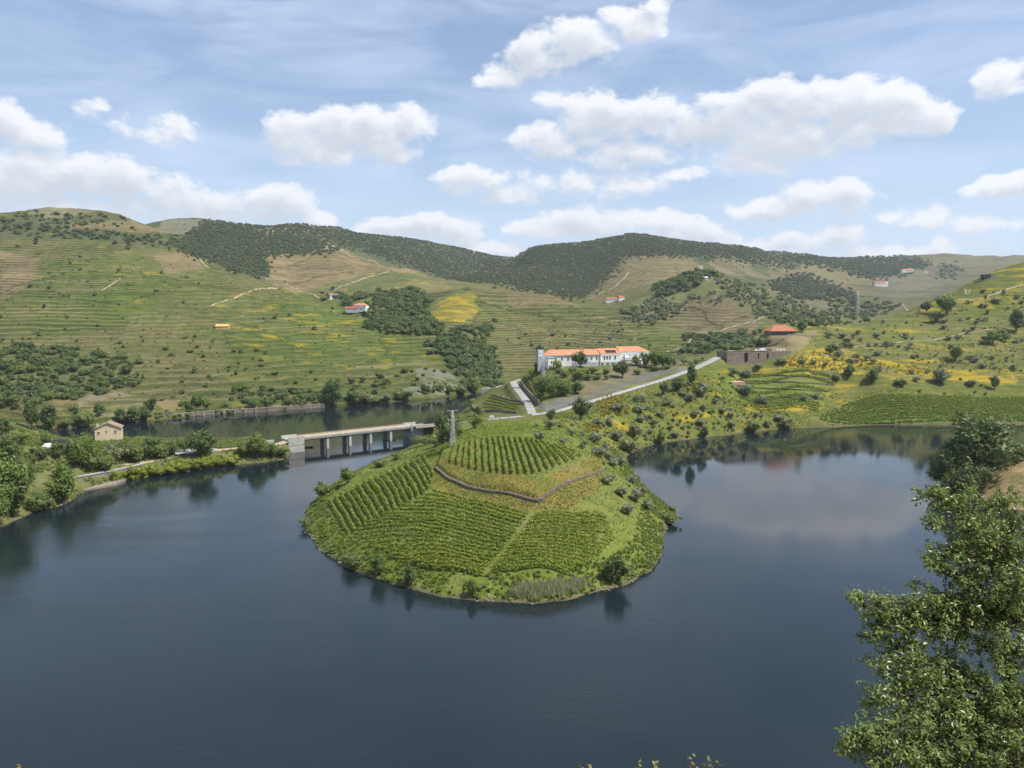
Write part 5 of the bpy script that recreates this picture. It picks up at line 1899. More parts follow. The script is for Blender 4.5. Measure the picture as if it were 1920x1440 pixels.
def tuft(name, seed, mat, n, h, w, spread):
    r = np.random.default_rng(seed)
    V, Q = [], []
    for i in range(n):
        an = r.uniform(0, 6.28); rr = r.uniform(0, spread)
        b0 = np.array((math.cos(an) * rr, math.sin(an) * rr, -.02))
        tip = b0 + np.array((r.normal() * .25, r.normal() * .25, 1)) * h * r.uniform(.5, 1.1)
        sd = np.array((math.sin(an * 3), math.cos(an * 3), 0)) * w
        mid = (b0 + tip) / 2 + sd * 0
        k = len(V)
        V += [b0 - sd * .5, b0 + sd * .5, mid + sd * .6, tip, mid - sd * .6]
        Q.append((k, k + 1, k + 2, k + 3, k + 4))
    me = bpy.data.meshes.new(name)
    me.from_pydata([tuple(v) for v in V], [], Q)
    me.materials.append(MATS[mat])
    return template_object(name, me)


def rows_points(poly_px, n_rows, dmin, spacing, seed, e1, e2):
    r = np.random.default_rng(seed)
    out = []
    for i in range(n_rows):
        f = (i + .5) / n_rows
        a = hit(*poly_at(e1, f), dmin); b_ = hit(*poly_at(e2, f), dmin)
        L = np.linalg.norm(b_ - a)
        m = max(2, int(L / spacing))
        s = (np.arange(m) + r.uniform(-.3, .3, m)) / m
        xy = a[:2] + (b_ - a)[:2] * s[:, None] + r.normal(0, .15, (m, 2))
        xy = xy[r.random(m) > .05]
        out.append(np.c_[xy, gz(xy[:, 0], xy[:, 1])])
    return np.concatenate(out)


VP = rows_points(None, 19, 420, .9, 5, [(1655, 742), (1590, 757), (1542, 782), (1538, 790)], [(1925, 745), (1925, 762), (1925, 780), (1925, 790)])
scatter('vineyard', VP, rng.uniform(1.3, 2.0, len(VP)), vt, 'green vineyard in close rows on the flat beside the lake', 'vineyard', 3)
VP = np.concatenate([rows_points(None, 2, 420, 1.0, 8, [(1385, y0), (1385, y0 + 5)], [(x1, y0 + 6), (x1, y0 + 11)]) for y0, x1 in ((700, 1560), (712, 1565), (728, 1555), (741, 1545))]
                    + [rows_points(None, 4, 420, 1.0, 9, [(1400, 752), (1420, 772)], [(1540, 757), (1535, 775)])])
scatter('vineyard', VP, rng.uniform(1.1, 1.7, len(VP)), vt, 'vines growing on the narrow stone terraces below the dirt path', 'vineyard', 4)
VP = np.concatenate([rows_points(None, 5, 420, 1.0, 10, [(985, 702), (976, 712)], [(1012, 738), (1008, 752)]), rows_points(None, 5, 420, 1.0, 11, [(925, 738), (900, 765)], [(975, 752), (965, 776)])])
scatter('vineyard', VP, rng.uniform(1.1, 1.6, len(VP)), vt, 'vines on the small terraces either side of the lower lane', 'vineyard', 6)

# ------------------------------------------------------------------ grass and herbs
gt = [tuft('grass_tuft', 40 + k, 'leaf_grass', 16, 1.0, .10, .35) for k in range(3)]
ht = [template_object('herb', crown('herb', 60 + k, MATS['leaf_' + n_], (0, 0, .35), (.6, .6, .4), 5, 90, .12, .55, .6, .02)) for k, n_ in enumerate(('grass', 'lime', 'grass', 'pale'))]
dt = [tuft('dry_tuft', 70 + k, 'leaf_dry', 14, 1.0, .09, .4) for k in range(2)]
bt = [template_object('broom', crown('broom', 80 + k, MATS['leaf_broom'], (0, 0, .4), (.6, .6, .42), 5, 120, .10, .6, .6, .02)) for k in range(2)]


def clear(x, y):
    """away from roads, yard and bridge"""
    ok = np.hypot(x - cy_[3][0] + 8, y - cy_[3][1] + 2) > 11
    for c, w_ in ((C_MAIN, 4.2), (C_LOW, 3.6), (C_PATH, 2.6), (C_LEFT, 3.4)):
        for p in c[::2]:
            ok &= (x - p[0]) ** 2 + (y - p[1]) ** 2 > w_ ** 2
    return ok


def pen_cond(lo, hi, thr, sc, seed):
    def f(x, y):
        sd = shore_sd(x, y)
        return (sd > lo) & (sd < hi) & (fbm(x / sc, y / sc, 3, seed) > thr)
    return f


PG = world_points(34000, -95, 70, 178, 350, pen_cond(.6, 60, .36, 6, 91), 12)
scatter('meadow_grass', PG, rng.uniform(.2, .5, len(PG)), gt + dt[:1], 'short meadow grass covering the peninsula between the vine rows', 'grass', 13)
PG = world_points(46000, -95, 75, 176, 360, pen_cond(.1, 7.5, .30, 4, 92), 14)
scatter('bank_herbs', PG, rng.uniform(.35, 1.3, len(PG)), ht + gt, 'rank green herbs growing on the banks of the peninsula', 'undergrowth', 15)
PG = region_points([(800, 885), (832, 852), (1010, 930), (1128, 872), (1140, 880), (1120, 925), (1060, 960), (960, 958), (850, 926)], 1800, 150, 330, 16)
scatter('dry_grass', PG, rng.uniform(.25, .6, len(PG)), dt + gt[:1], 'dry straw grass on the bank around the stone wall', 'grass', 17)
PG = region_points([(955, 1112), (975, 1100), (1080, 1090), (1102, 1094), (1085, 1112), (1000, 1124), (955, 1120)], 420, 150, 240, 18)
rt = [tuft('reed', 90 + k, 'leaf_reed', 22, 1.0, .05, .35) for k in range(2)]
scatter('reeds', PG, rng.uniform(.9, 1.9, len(PG)), rt, 'pale reed bed at the front shore of the peninsula', 'reeds', 19)
PG = np.concatenate([region_points([(1120, 745), (1165, 742), (1185, 775), (1130, 782)], 150, 400, 520, 20), region_points([(1098, 798), (1122, 796), (1120, 808), (1100, 808)], 40, 300, 480, 21),
                     region_points([(1480, 665), (1530, 660), (1640, 680), (1740, 690), (1800, 705), (1560, 695), (1470, 688)], 420, 500, 640, 22), region_points([(1280, 720), (1310, 718), (1320, 740), (1285, 735)], 40, 400, 540, 23),
                     region_points([(1700, 650), (1910, 640), (1915, 700), (1720, 690)], 160, 500, 700, 24)])
scatter('broom', PG, rng.uniform(.8, 1.9, len(PG)), bt, 'yellow flowering broom scattered over the right hillside', 'broom', 25)
PG = world_points(30000, 20, 330, 330, 560, lambda x, y: (shore_sd(x, y) > .5) & (shore_sd(x, y) < 60) & (fbm(x / 9, y / 9, 3, 93) > .44) & clear(x, y) & (proj(x, y, gz(x, y))[1] > 690), 26)
scatter('slope_grass', PG, rng.uniform(.4, 1.0, len(PG)), gt + ht[1:2], 'rough grass on the slope between the lake and the road', 'grass', 27)
PG = world_points(24000, -260, -60, 260, 400, lambda x, y: (shore_sd(x, y) > .3) & (fbm(x / 8, y / 8, 3, 94) > .40) & clear(x, y), 28)
scatter('bank_herbs', PG, rng.uniform(.5, 1.5, len(PG)), ht + gt[:1], 'weeds and grass on the left river bank', 'undergrowth', 29)

# ------------------------------------------------------------------ stones along the water line
k = 0
sv, sf = [], []
PGs = world_points(60000, -100, 75, 176, 400, lambda x, y: (np.abs(shore_sd(x, y) - .2) < 1.0) & (fbm(x / 6, y / 6, 3, 95) > .47), 30)
PGl = world_points(50000, -300, -90, 250, 400, lambda x, y: (np.abs(shore_sd(x, y) - .2) < 1.0) & (fbm(x / 6, y / 6, 3, 96) > .47), 31)
for p in np.concatenate([PGs[::4], PGl[::4]])[:700]:
    v, f = ICO1
    vv = p + v * np.array((rng.uniform(.15, .6), rng.uniform(.15, .5), rng.uniform(.1, .3))) * rng.uniform(.8, 1.2, (len(v), 1)) + (0, 0, .08)
    sv.append(vv); sf.append(f + k); k += len(v)
me = np_mesh('shore_stones', np.concatenate(sv), np.concatenate(sf), False)
tag(link_obj('shore_stones', me, MATS['stone_light']), 'pale stones strewn along the water line', 'stones', None, 'stuff')

# ------------------------------------------------------------------ single trees and shrubs
G_OL = 'olive trees on the slope between the road and the lake'
L_OL = 'round grey green olive tree on the slope between road and lake'
T = plant_px
# peninsula
T('dark', 1153, 1092, 56, 'shrub', 'dark round shrub alone on the right front shore of the peninsula', 'shrub', None, .95)
T('bush', 658, 1062, 40, 'shrub', 'leftmost leafy shrub on the front bank of the peninsula', 'shrub')
T('broad', 708, 1080, 46, 'shrub', 'second shrub from the left on the front bank of the peninsula', 'shrub', None, .9)
T('dark', 768, 1099, 46, 'shrub', 'feathery dark shrub on the front bank below the vine block', 'shrub', None, .6)
T('bush', 886, 1118, 46, 'shrub', 'slender shrub standing at the middle of the front shore', 'shrub', None, .35)
T('broad', 606, 934, 38, 'shrub', 'bright round shrub at the left shore of the peninsula, nearest the camera', 'shrub', None, 1.15)
T('broad', 652, 906, 36, 'shrub', 'bright round shrub on the left shore, second from the camera', 'shrub', None, 1.1)
T('bush', 712, 876, 22, 'shrub', 'low shrub on the left shore below the upper vines', 'shrub', None, 1.1)
T('bush', 744, 862, 18, 'shrub', 'smallest low shrub on the left shore, nearest the bridge', 'shrub', None, 1.1)
T('bush', 574, 990, 26, 'shrub', 'small shrub at the leftmost tip of the peninsula', 'shrub')
T('bush', 1258, 984, 30, 'shrub', 'straggly shrub at the right tip of the peninsula beside the lake', 'shrub')
for px, py, h in ((1140, 908, 22), (1165, 930, 25), (1187, 908, 25), (1150, 878, 22), (1192, 940, 28), (1126, 858, 24), (1162, 872, 22), (1215, 955, 24), (1178, 965, 26), (1205, 930, 22)):
    T('olive', px, py, h, 'olive_tree', 'small grey olive tree on the right flank of the peninsula', 'tree', 'olive trees on the right flank of the peninsula', 1.05)
# slope between road and lake
T('dark', 1089, 786, 44, 'tree', 'large dark tree beside the road junction below the estate', 'tree', None, .95)
T('dark', 1031, 787, 24, 'tree', 'small dark tree left of the large tree at the road junction', 'tree', None, .8)
T('dark', 1246, 740, 27, 'tree', 'left of three dark round trees below the guard rail', 'tree', None, .95)
T('dark', 1270, 732, 28, 'tree', 'middle of three dark round trees below the guard rail', 'tree', None, .95)
T('dark', 1297, 724, 40, 'tree', 'tallest and rightmost of three dark trees below the guard rail', 'tree', None, .8)
T('pale', 1190, 822, 34, 'tree', 'tall pale willow above the narrow inlet of the lake', 'tree', None, .8)
T('pale', 1182, 849, 36, 'tree', 'pale willow standing at the narrow inlet of the lake', 'tree', None, .85)
T('broad', 1239, 834, 32, 'tree', 'bright green small tree at the lake shore', 'tree', None, .75)
T('dark', 1320, 821, 24, 'shrub', 'dark bush at the lake shore right of the bright tree', 'shrub')
T('broad', 1412, 812, 26, 'shrub', 'wide bright bush at the lake shore below the terraces', 'shrub', None, 1.6)
T('pale', 1475, 803, 26, 'shrub', 'pale green bush at the lake shore left of the vineyard', 'shrub', None, 1.2)
for px, py, h in ((1120, 799, 17), (1141, 798, 17), (1160, 772, 20), (1197, 773, 18), (1196, 753, 16), (1201, 791, 15), (1237, 781, 12), (1225, 797, 15), (1220, 813, 12), (1157, 827, 22), (1267, 821, 14), (1257, 806, 10), (1281, 805, 9), (1314, 798, 16), (1304, 781, 16), (1319, 770, 14), (1372, 803, 17), (1417, 783, 13), (1399, 743, 26), (1430, 758, 23), (1370, 784, 14), (1317, 743, 28), (1280, 743, 13), (1295, 753, 17), (1261, 764, 10), (1251, 761, 13), (1342, 756, 13), (1355, 776, 15), (1012, 828, 22), (1032, 806, 24), (1072, 816, 16), (1115, 831, 22), (1057, 833, 17), (1096, 836, 14), (1092, 843, 14), (1135, 846, 16), (1142, 861, 20), (1120, 851, 18), (1375, 706, 22), (1400, 708, 21), (1422, 693, 14), (1506, 752, 13), (1530, 748, 13), (1460, 790, 16), (1440, 800, 18)):
    T('olive', px, py, h, 'olive_tree', L_OL, 'tree', G_OL, random.uniform(.95, 1.2))
# around the estate
T('dark', 1088, 688, 30, 'tree', 'large round tree in front of the white estate facade', 'tree', None, 1.15)
T('lime', 1046, 690, 22, 'tree', 'yellow green tree at the left of the estate facade', 'tree', None, .6)
T('dark', 1167, 709, 36, 'tree', 'large dark tree in the garden below the estate pergola', 'tree', None, 1.0)
for px, py, h, wd, lab in ((1017, 742, 42, 1.0, 'leftmost'), (1036, 745, 46, 1.0, 'second from the left'), (1058, 742, 40, 1.1, 'third from the left'), (1080, 738, 32, 1.2, 'rightmost')):
    T('broad', px, py, h, 'tree', 'bright green bushy tree above the grey lot, %s' % lab, 'tree', 'bushy trees below the estate', wd)
T('dark', 1009, 699, 22, 'tree', 'dark small tree beside the tower of the estate', 'tree')
for px, py, h in ((1098, 704, 13), (1112, 700, 12), (1137, 702, 11), (1122, 708, 9), (1195, 702, 11), (1222, 694, 10), (1230, 695, 10), (1252, 692, 9), (1086, 714, 20), (1060, 708, 14), (1102, 712, 11), (1120, 712, 10), (1137, 712, 10), (1048, 700, 12), (1072, 700, 12)):
    T('bush', px, py, h * 1.35, 'shrub', 'small garden shrub on the brown slope below the estate', 'shrub', 'garden shrubs below the estate')
for px, py, h in ((1265, 684, 13), (1282, 684, 13), (1306, 682, 12), (1318, 676, 10), (1296, 684, 10)):
    T('olive', px, py, h, 'olive_tree', 'small olive tree at the road edge right of the estate', 'tree', 'olives right of the estate')
for px, py, h, lab in ((1192, 686, 24, 'leftmost'), (1210, 688, 32, 'second from the left'), (1227, 689, 32, 'third from the left'), (1242, 690, 34, 'fourth from the left'), (1254, 690, 30, 'rightmost')):
    T('broad', px, py, h, 'tree', 'leafy terrace tree right of the estate facade, ' + lab, 'tree', 'trees on the estate terrace', .8)
# by the bridge
T('dark', 838, 832, 66, 'tree', 'big dark tree behind the pylon at the right end of the bridge', 'tree', None, .72)
T('lime', 892, 803, 30, 'tree', 'bright yellow green tree right of the pylon', 'tree', None, .75)
T('pale', 897, 778, 26, 'shrub', 'grey green bush at the river left of the vine terraces', 'shrub', None, 1.2)
T('broad', 885, 768, 24, 'shrub', 'bright bush at the water edge of the river bend', 'shrub')
T('bush', 798, 834, 26, 'shrub', 'bush at the foot of the right bridge abutment', 'shrub', None, 1.2)
T('bush', 818, 836, 24, 'shrub', 'bush between the abutment and the big dark tree', 'shrub', None, 1.2)
T('broad', 860, 818, 26, 'shrub', 'leafy bush just right of the pylon', 'shrub')
# left bank
T('dark', 378, 857, 62, 'tree', 'large spreading tree beside the paved yard on the left bank', 'tree', None, .95)
T('broad', 347, 849, 40, 'tree', 'bright young tree in the paved yard left of the spreading tree', 'tree', None, .8)
for px, py, h, k_, lab in ((456, 858, 36, 'broad', 'leftmost'), (482, 860, 48, 'broad', 'tallest and second from the left'), (509, 858, 32, 'broad', 'third from the left'), (528, 857, 24, 'bush', 'rightmost')):
    T(k_, px, py, h, 'shrub', 'green bush left of the bridge abutment, ' + lab, 'shrub', 'bushes left of the bridge', 1.0)
for i, (px, py, h, k_) in enumerate(((140, 876, 56, 'broad'), (162, 874, 58, 'broad'), (176, 877, 44, 'bush'), (194, 880, 44, 'bush'), (212, 868, 42, 'pale'), (234, 864, 40, 'dark'), (256, 862, 40, 'bush'), (280, 858, 40, 'dark'), (303, 857, 36, 'bush'), (318, 854, 30, 'dark'), (294, 834, 18, 'bush'))):
    T(k_, px, py, h, 'tree', 'tree of the thicket below the cream house', 'tree', 'thicket below the cream house', 1.0)
T('broad', 118, 946, 84, 'tree', 'large bushy tree in front of the left bank wall', 'tree', None, .85)
T('broad', 22, 968, 104, 'tree', 'biggest leafy tree at the left edge above the water', 'tree', None, 1.0)
T('bush', 75, 960, 52, 'shrub', 'shrub between the two largest trees on the left shore', 'shrub')
T('broad', -20, 985, 90, 'tree', 'tree cut by the left edge of the picture at the shore', 'tree')
for i, (px, py, h, k_) in enumerate(((45, 902, 52, 'bush'), (14, 864, 56, 'dark'), (88, 838, 30, 'broad'), (72, 858, 32, 'bush'), (4, 822, 46, 'dark'), (35, 835, 30, 'bush'), (110, 856, 30, 'dark'), (50, 870, 30, 'bush'), (20, 905, 44, 'broad'), (66, 886, 24, 'bush'))):
    T(k_, px, py, h, 'tree', 'tree on the slope at the far left behind the shore trees', 'tree', 'trees on the slope at the far left')
T('slim', 60, 806, 60, 'tree', 'slim dark poplar at the left, farther from the cream house', 'tree')
T('slim', 92, 806, 50, 'tree', 'slim dark poplar at the left, nearer the cream house', 'tree', None, 1.2)
for i, px in enumerate((224, 246, 268, 292, 316, 340, 364, 388, 412, 436)):
    py = np.interp(px, [220, 440], [902, 868])
    T('lime', px, py, random.uniform(24, 30), 'shrub', '%s yellow green shrub of the hedge along the left shore, from the left' % ORD[i], 'shrub', 'yellow green hedge along the left shore')
# far bank by the water
for i, (px, py, h, k_, wd) in enumerate(((252, 792, 34, 'dark', 1.1), (272, 790, 30, 'dark', 1.0), (228, 794, 32, 'dark', 1.0), (160, 798, 40, 'bush', .9), (122, 802, 22, 'bush', 1), (140, 774, 18, 'bush', 1), (187, 780, 28, 'dark', 1), (282, 768, 26, 'dark', 1), (370, 768, 36, 'broad', 1), (350, 769, 22, 'broad', 1), (387, 768, 26, 'broad', 1), (425, 764, 16, 'bush', 1), (440, 740, 18, 'dark', 1), (565, 753, 20, 'broad', 1), (587, 751, 17, 'bush', 1), (624, 758, 46, 'dark', 1), (669, 758, 30, 'dark', 1.1), (687, 757, 22, 'pale', 1.4), (705, 755, 20, 'pale', 1.4), (725, 753, 18, 'pale', 1.3), (755, 748, 24, 'bush', 1.2), (796, 738, 22, 'dark', .9), (822, 733, 16, 'bush', 1), (842, 740, 22, 'broad', 1), (867, 740, 24, 'bush', 1), (890, 738, 36, 'broad', .8), (660, 720, 14, 'dark', 1.1), (680, 718, 13, 'dark', 1.1), (721, 722, 15, 'dark', 1.1), (760, 700, 15, 'broad', 1.2), (540, 760, 18, 'bush', 1), (500, 762, 22, 'broad', 1.1), (470, 764, 20, 'dark', 1))):
    T(k_, px, py, h, 'riverside_tree', 'green tree or tall bush at the foot of the far bank', 'tree', 'trees along the far bank', wd, 430)
# right hillside
for px, py, h, k_, lab, wd in ((1775, 588, 40, 'broad', 'largest round tree on the right hillside', 1.15), (1737, 587, 24, 'dark', 'dark tree left of the largest tree on the right hillside', 1.1), (1756, 604, 26, 'broad', 'tree just below the largest tree on the right hillside', 1),
                              (1905, 622, 44, 'dark', 'dark tall tree at the right edge of the hillside', .85), (1862, 646, 26, 'broad', 'wide bush on the middle of the right hillside', 1.3), (1885, 641, 20, 'broad', 'smaller bush right of the wide bush on the hillside', 1.1),
                              (1792, 676, 30, 'broad', 'rounded tree on the lower right hillside above the path', .95), (1765, 720, 34, 'pale', 'broad pale willow beside the dirt path', 1.2), (1592, 708, 28, 'dark', 'dark tree at the left part of the dirt path', .8), (1635, 718, 26, 'dark', 'dark spreading tree beside the dirt path', 1),
                              (1570, 714, 19, 'olive', 'olive tree at the start of the dirt path', 1), (1687, 724, 20, 'bush', 'bush below the dirt path left of the pale willow', 1.1), (1865, 730, 28, 'dark', 'upright dark tree by the dirt path at the right', .7), (1821, 725, 18, 'olive', 'olive tree by the dirt path right of the pale willow', 1), (1504, 623, 22, 'dark', 'dark tree beside the broad orange hipped roof', .9), (1556, 665, 18, 'dark', 'dark round bush at the left foot of the right hillside', 1.1)):
    T(k_, px, py, h, 'tree', lab, 'tree', None, wd, 430)
for px, py in ((1607, 671), (1625, 676), (1572, 668), (1461, 682), (1649, 697), (1709, 701), (1740, 701), (1717, 716), (1470, 660 + 22), (1505, 682), (1525, 684), (1547, 688)):
    T('olive', px, py, random.uniform(10, 14), 'olive_tree', 'small olive tree on the grassy right hillside', 'tree', 'olive trees on the right hillside', 1.1, 430)
for p in region_points([(1540, 625), (1700, 590), (1920, 520), (1920, 705), (1720, 695), (1560, 680)], 88, 500, 850, 44):
    plant('olive', p - (0, 0, .1), random.uniform(2.8, 5.4), 'olive_tree', 'small olive tree on the grassy right hillside', 'tree', 'olive trees on the right hillside', None, random.uniform(1, 1.25))
for p in region_points([(1520, 690), (1920, 722), (1920, 745), (1640, 738), (1560, 745)], 10, 480, 600, 45):
    plant('bush', p - (0, 0, .1), random.uniform(1.5, 3), 'shrub', 'low bush in the meadow between path and vineyard', 'shrub', 'bushes above the lake vineyard', None, 1.1)

# shrubs of the far bank: single bushes
for reg_, n, hs, kinds, lab, grp, sd in (
        ([(-20, 650), (120, 652), (250, 672), (262, 725), (160, 752), (-20, 775)], 70, (3.5, 8), ('dark', 'bush', 'broad'), 'evergreen shrub in the thicket at the foot of the left hillside', 'shrubs at the foot of the left hillside', 51),
        ([(250, 660), (440, 640), (620, 700), (620, 745), (300, 765), (250, 740)], 42, (1.8, 4.6), ('dark', 'bush'), 'low shrub on the terraces above the railway wall', 'shrubs above the railway wall', 52),
        ([(0, 570), (420, 600), (440, 660), (250, 668), (0, 645)], 30, (1.8, 4), ('dark', 'bush'), 'small dark shrub dotting the terraces of the left hillside', 'shrubs dotting the left hillside', 53),
        ([(40, 460), (420, 470), (680, 560), (680, 640), (440, 600), (60, 560)], 32, (2, 5), ('dark', 'olive'), 'lone small tree on the upper terraces of the left hillside', 'trees on the upper left terraces', 54),
        ([(620, 720), (760, 690), (880, 700), (880, 735), (760, 745), (640, 748)], 40, (1.8, 5), ('dark', 'bush', 'pale'), 'shrub on the rocky slope above the river bend', 'shrubs on the rocky slope', 55),
        ([(950, 560), (1100, 585), (1300, 640), (1290, 690), (1000, 660), (945, 640)], 36, (1.8, 4), ('dark', 'bush', 'olive'), 'small shrub on the terraces behind the estate', 'shrubs behind the estate', 56)):
    P_ = region_points(reg_, n, 430, 1150, sd)
    for p in P_:
        plant(random.choice(kinds), p - (0, 0, .15), random.uniform(*hs), 'shrub', lab, 'shrub', grp, None, random.uniform(1, 1.4))

# woods and groves: masses of trees
WT = [template_object('wood_tree', template('wood', 2, k)[0]) for k in range(3)]
DT = [template_object('oak', template('thick', 2, k)[0]) for k in range(4)] + [template_object('oak', template('bush', 2, 0)[0])]
OT = [template_object('olive', template('olive', 2, k)[0]) for k in range(3)] + [template_object('olive', template('bush', 2, 1)[0])]


def wood(name, regs, size, tpl, label, seed, cat='wood'):
    P_ = np.concatenate([region_points(pl, n, d0, d1, seed + i, 12, 9.0 if d0 > 700 else 5.0) for i, (pl, n, d0, d1) in enumerate(regs)])
    P_[:, 2] -= .2
    r = np.random.default_rng(seed)
    scatter(name, P_, r.uniform(size[0], size[1], len(P_)), tpl, label, cat, seed)


wood('thicket', [([(-20, 650), (120, 660), (250, 672), (255, 722), (160, 745), (-20, 770)], 260, 440, 760), ([(440, 730), (620, 735), (620, 758), (450, 762)], 60, 440, 760)], (3, 6.5), DT, 'dense evergreen thicket at the foot of the left hillside', 71, 'thicket')
wood('hillside_scrub', [([(0, 480), (420, 480), (690, 570), (790, 640), (700, 740), (300, 755), (0, 740)], 1300, 440, 1150), ([(1500, 640), (1700, 590), (1920, 520), (1920, 705), (1720, 695), (1560, 680)], 320, 500, 850), ([(950, 560), (1100, 585), (1300, 640), (1290, 690), (1000, 660), (945, 640)], 420, 690, 1150)], (.5, 1.9), DT + OT[:1], 'tiny bushes dotting the terraced hillsides', 72, 'scrub')
wood('slope_scrub', [([(1000, 800), (1100, 770), (1300, 715), (1360, 700), (1480, 780), (1400, 808), (1250, 828), (1180, 850), (1120, 850)], 430, 330, 560), ([(1130, 855), (1180, 870), (1260, 955), (1235, 985), (1180, 930)], 14, 200, 340)], (.5, 2.5), DT + OT + OT, 'low scrub between the olive trees above the lake', 73, 'scrub')
wood('bank_bushes', [([(285, 778), (400, 768), (500, 762), (610, 755), (610, 764), (500, 772), (400, 778), (288, 788)], 110, 440, 640)], (1.0, 2.8), DT + OT, 'low bushes growing along the embankment wall of the far bank', 74, 'bushes')
wood('oak_copse', [([(690, 605), (698, 560), (735, 545), (795, 545), (802, 578), (772, 590), (822, 606), (806, 640), (740, 636), (692, 618)], 420, 780, 1150), ([(600, 552), (690, 552), (690, 566), (640, 570)], 40, 780, 1200)], (4, 8.5), DT, 'dark oak copse below the yellow field', 61)
wood('ravine_wood', [([(800, 645), (862, 618), (932, 600), (907, 640), (942, 700), (932, 728), (884, 742), (850, 695)], 330, 600, 960)], (4, 8), DT + WT[:1], 'dense green scrub filling the ravine above the river bend', 62)
wood('olive_grove', [([(1320, 508), (1400, 525), (1560, 590), (1510, 606), (1440, 598), (1360, 548)], 300, 850, 1300), ([(1165, 588), (1235, 558), (1285, 582), (1240, 606), (1180, 600)], 150, 780, 1150), ([(1235, 570), (1400, 548), (1410, 553), (1240, 578)], 25, 850, 1300)], (3.5, 6.5), OT, 'olive grove wrapping round the knoll', 63, 'grove')
wood('knoll_trees', [([(1230, 545), (1270, 510), (1330, 500), (1345, 512), (1300, 528), (1240, 555)], 130, 900, 1300)], (6, 12), DT, 'tall dark trees crowning the knoll around the white houses', 64)
wood('valley_scrub', [([(1285, 628), (1420, 622), (1440, 650), (1330, 672), (1280, 660)], 190, 600, 900), ([(1440, 600), (1560, 585), (1640, 600), (1540, 612), (1480, 612)], 120, 650, 1300)], (3.5, 7), DT + OT[:1], 'green scrub in the side valley behind the road', 65)
wood('upper_left_wood', [([(0, 440), (0, 404), (60, 397), (95, 404), (200, 405), (240, 413), (240, 424), (130, 428), (60, 446)], 120, 850, 1350), ([(40, 452), (130, 432), (330, 442), (440, 475), (430, 482), (260, 462), (150, 445)], 170, 850, 1350)], (2.5, 6), WT + DT[:1], 'dark wood near the crest of the left hill', 66)
wood('ridge_wood', [([(345, 448), (380, 416), (540, 419), (640, 470), (500, 480), (497, 520), (430, 502), (330, 464)], 3400, 980, 2400), ([(540, 421), (700, 437), (790, 446), (955, 480), (930, 530), (880, 535), (790, 505), (660, 462)], 5200, 1500, 3200)], (1.8, 5.0), WT, 'dark wood covering the ridges beyond the brown hill', 67)
wood('mountain_wood', [([(930, 530), (1000, 462), (1110, 452), (1190, 436), (1300, 450), (1420, 466), (1420, 492), (1330, 480), (1180, 476), (1090, 560), (1020, 550)], 8500, 1250, 2600), ([(1330, 470), (1430, 464), (1500, 474), (1540, 484), (1480, 505), (1400, 490)], 800, 1300, 3500)], (1.8, 4.8), WT, 'dark scrub wood covering the central mountain', 68)
wood('far_wood', [([(1475, 480), (1700, 481), (1745, 495), (1692, 514), (1640, 520), (1560, 502)], 1500, 1260, 4500), ([(1440, 535), (1512, 516), (1605, 556), (1500, 562)], 700, 1260, 4500), ([(1758, 497), (1800, 497), (1792, 520), (1760, 518)], 60, 1260, 4500), ([(1560, 555), (1700, 575), (1640, 595), (1560, 590)], 120, 900, 3000)], (3, 8), WT, 'dark pine woods on the far slopes at the right', 69)

# ------------------------------------------------------------------ trees on the spur at the right
for px, D, h, k_, lab, wd in ((1834, 296, 26, 'dark', 'tallest leafy tree of the clump at the right lake shore', 1.0), (1815, 302, 20, 'dark', 'second tallest tree of the clump, left of the tallest', 1.0), (1795, 300, 19, 'dark', 'dark tree at the left of the clump on the right lake shore', 1.05), (1856, 302, 15, 'dark', 'tree at the right of the clump on the right lake shore', .8), (1778, 306, 11, 'bush', 'low bush at the waterside left of the clump', 1.1), (1828, 285, 12, 'dark', 'dark bush in front of the clump on the right lake shore', 1.2), (1812, 288, 11, 'bush', 'bush below the tallest tree of the clump', 1.2), (1905, 300, 12, 'broad', 'bush behind the bare dirt slope at the right edge', 1)):
    u, _ = ray(px, 860)
    x, y = u * D, D
    z = float(near_h(x, y)[0])
    plant(k_, np.array((x, y, max(z, .2) - .3)), h, 'tree', lab, 'tree', 'clump on the right lake shore', 0, wd)

# ------------------------------------------------------------------ the tree beside the camera
leaf_mat('leaf_oak', (.190, .255, .070), .45, .35, .34, (.27, .32, .12))
leaf_mat('leaf_young', (.27, .32, .09), .3, .35, .45, (.34, .33, .10))
leaf_mat('leaf_red', (.34, .20, .07), .3, .3, .5)
r = np.random.default_rng(21)
TD = 9.0
root_px = (1985, 1560)
bu, be = ray(1960, 1500)
bx0, by0 = bu * 9.6, 9.6
bz0 = float(near_h(bx0, by0)[0])
tree = empty('oak_tree', (bx0, by0, bz0), 0, 'leafy oak tree close to the camera at the lower right corner', 'tree')
org = np.array((bx0, by0, bz0))
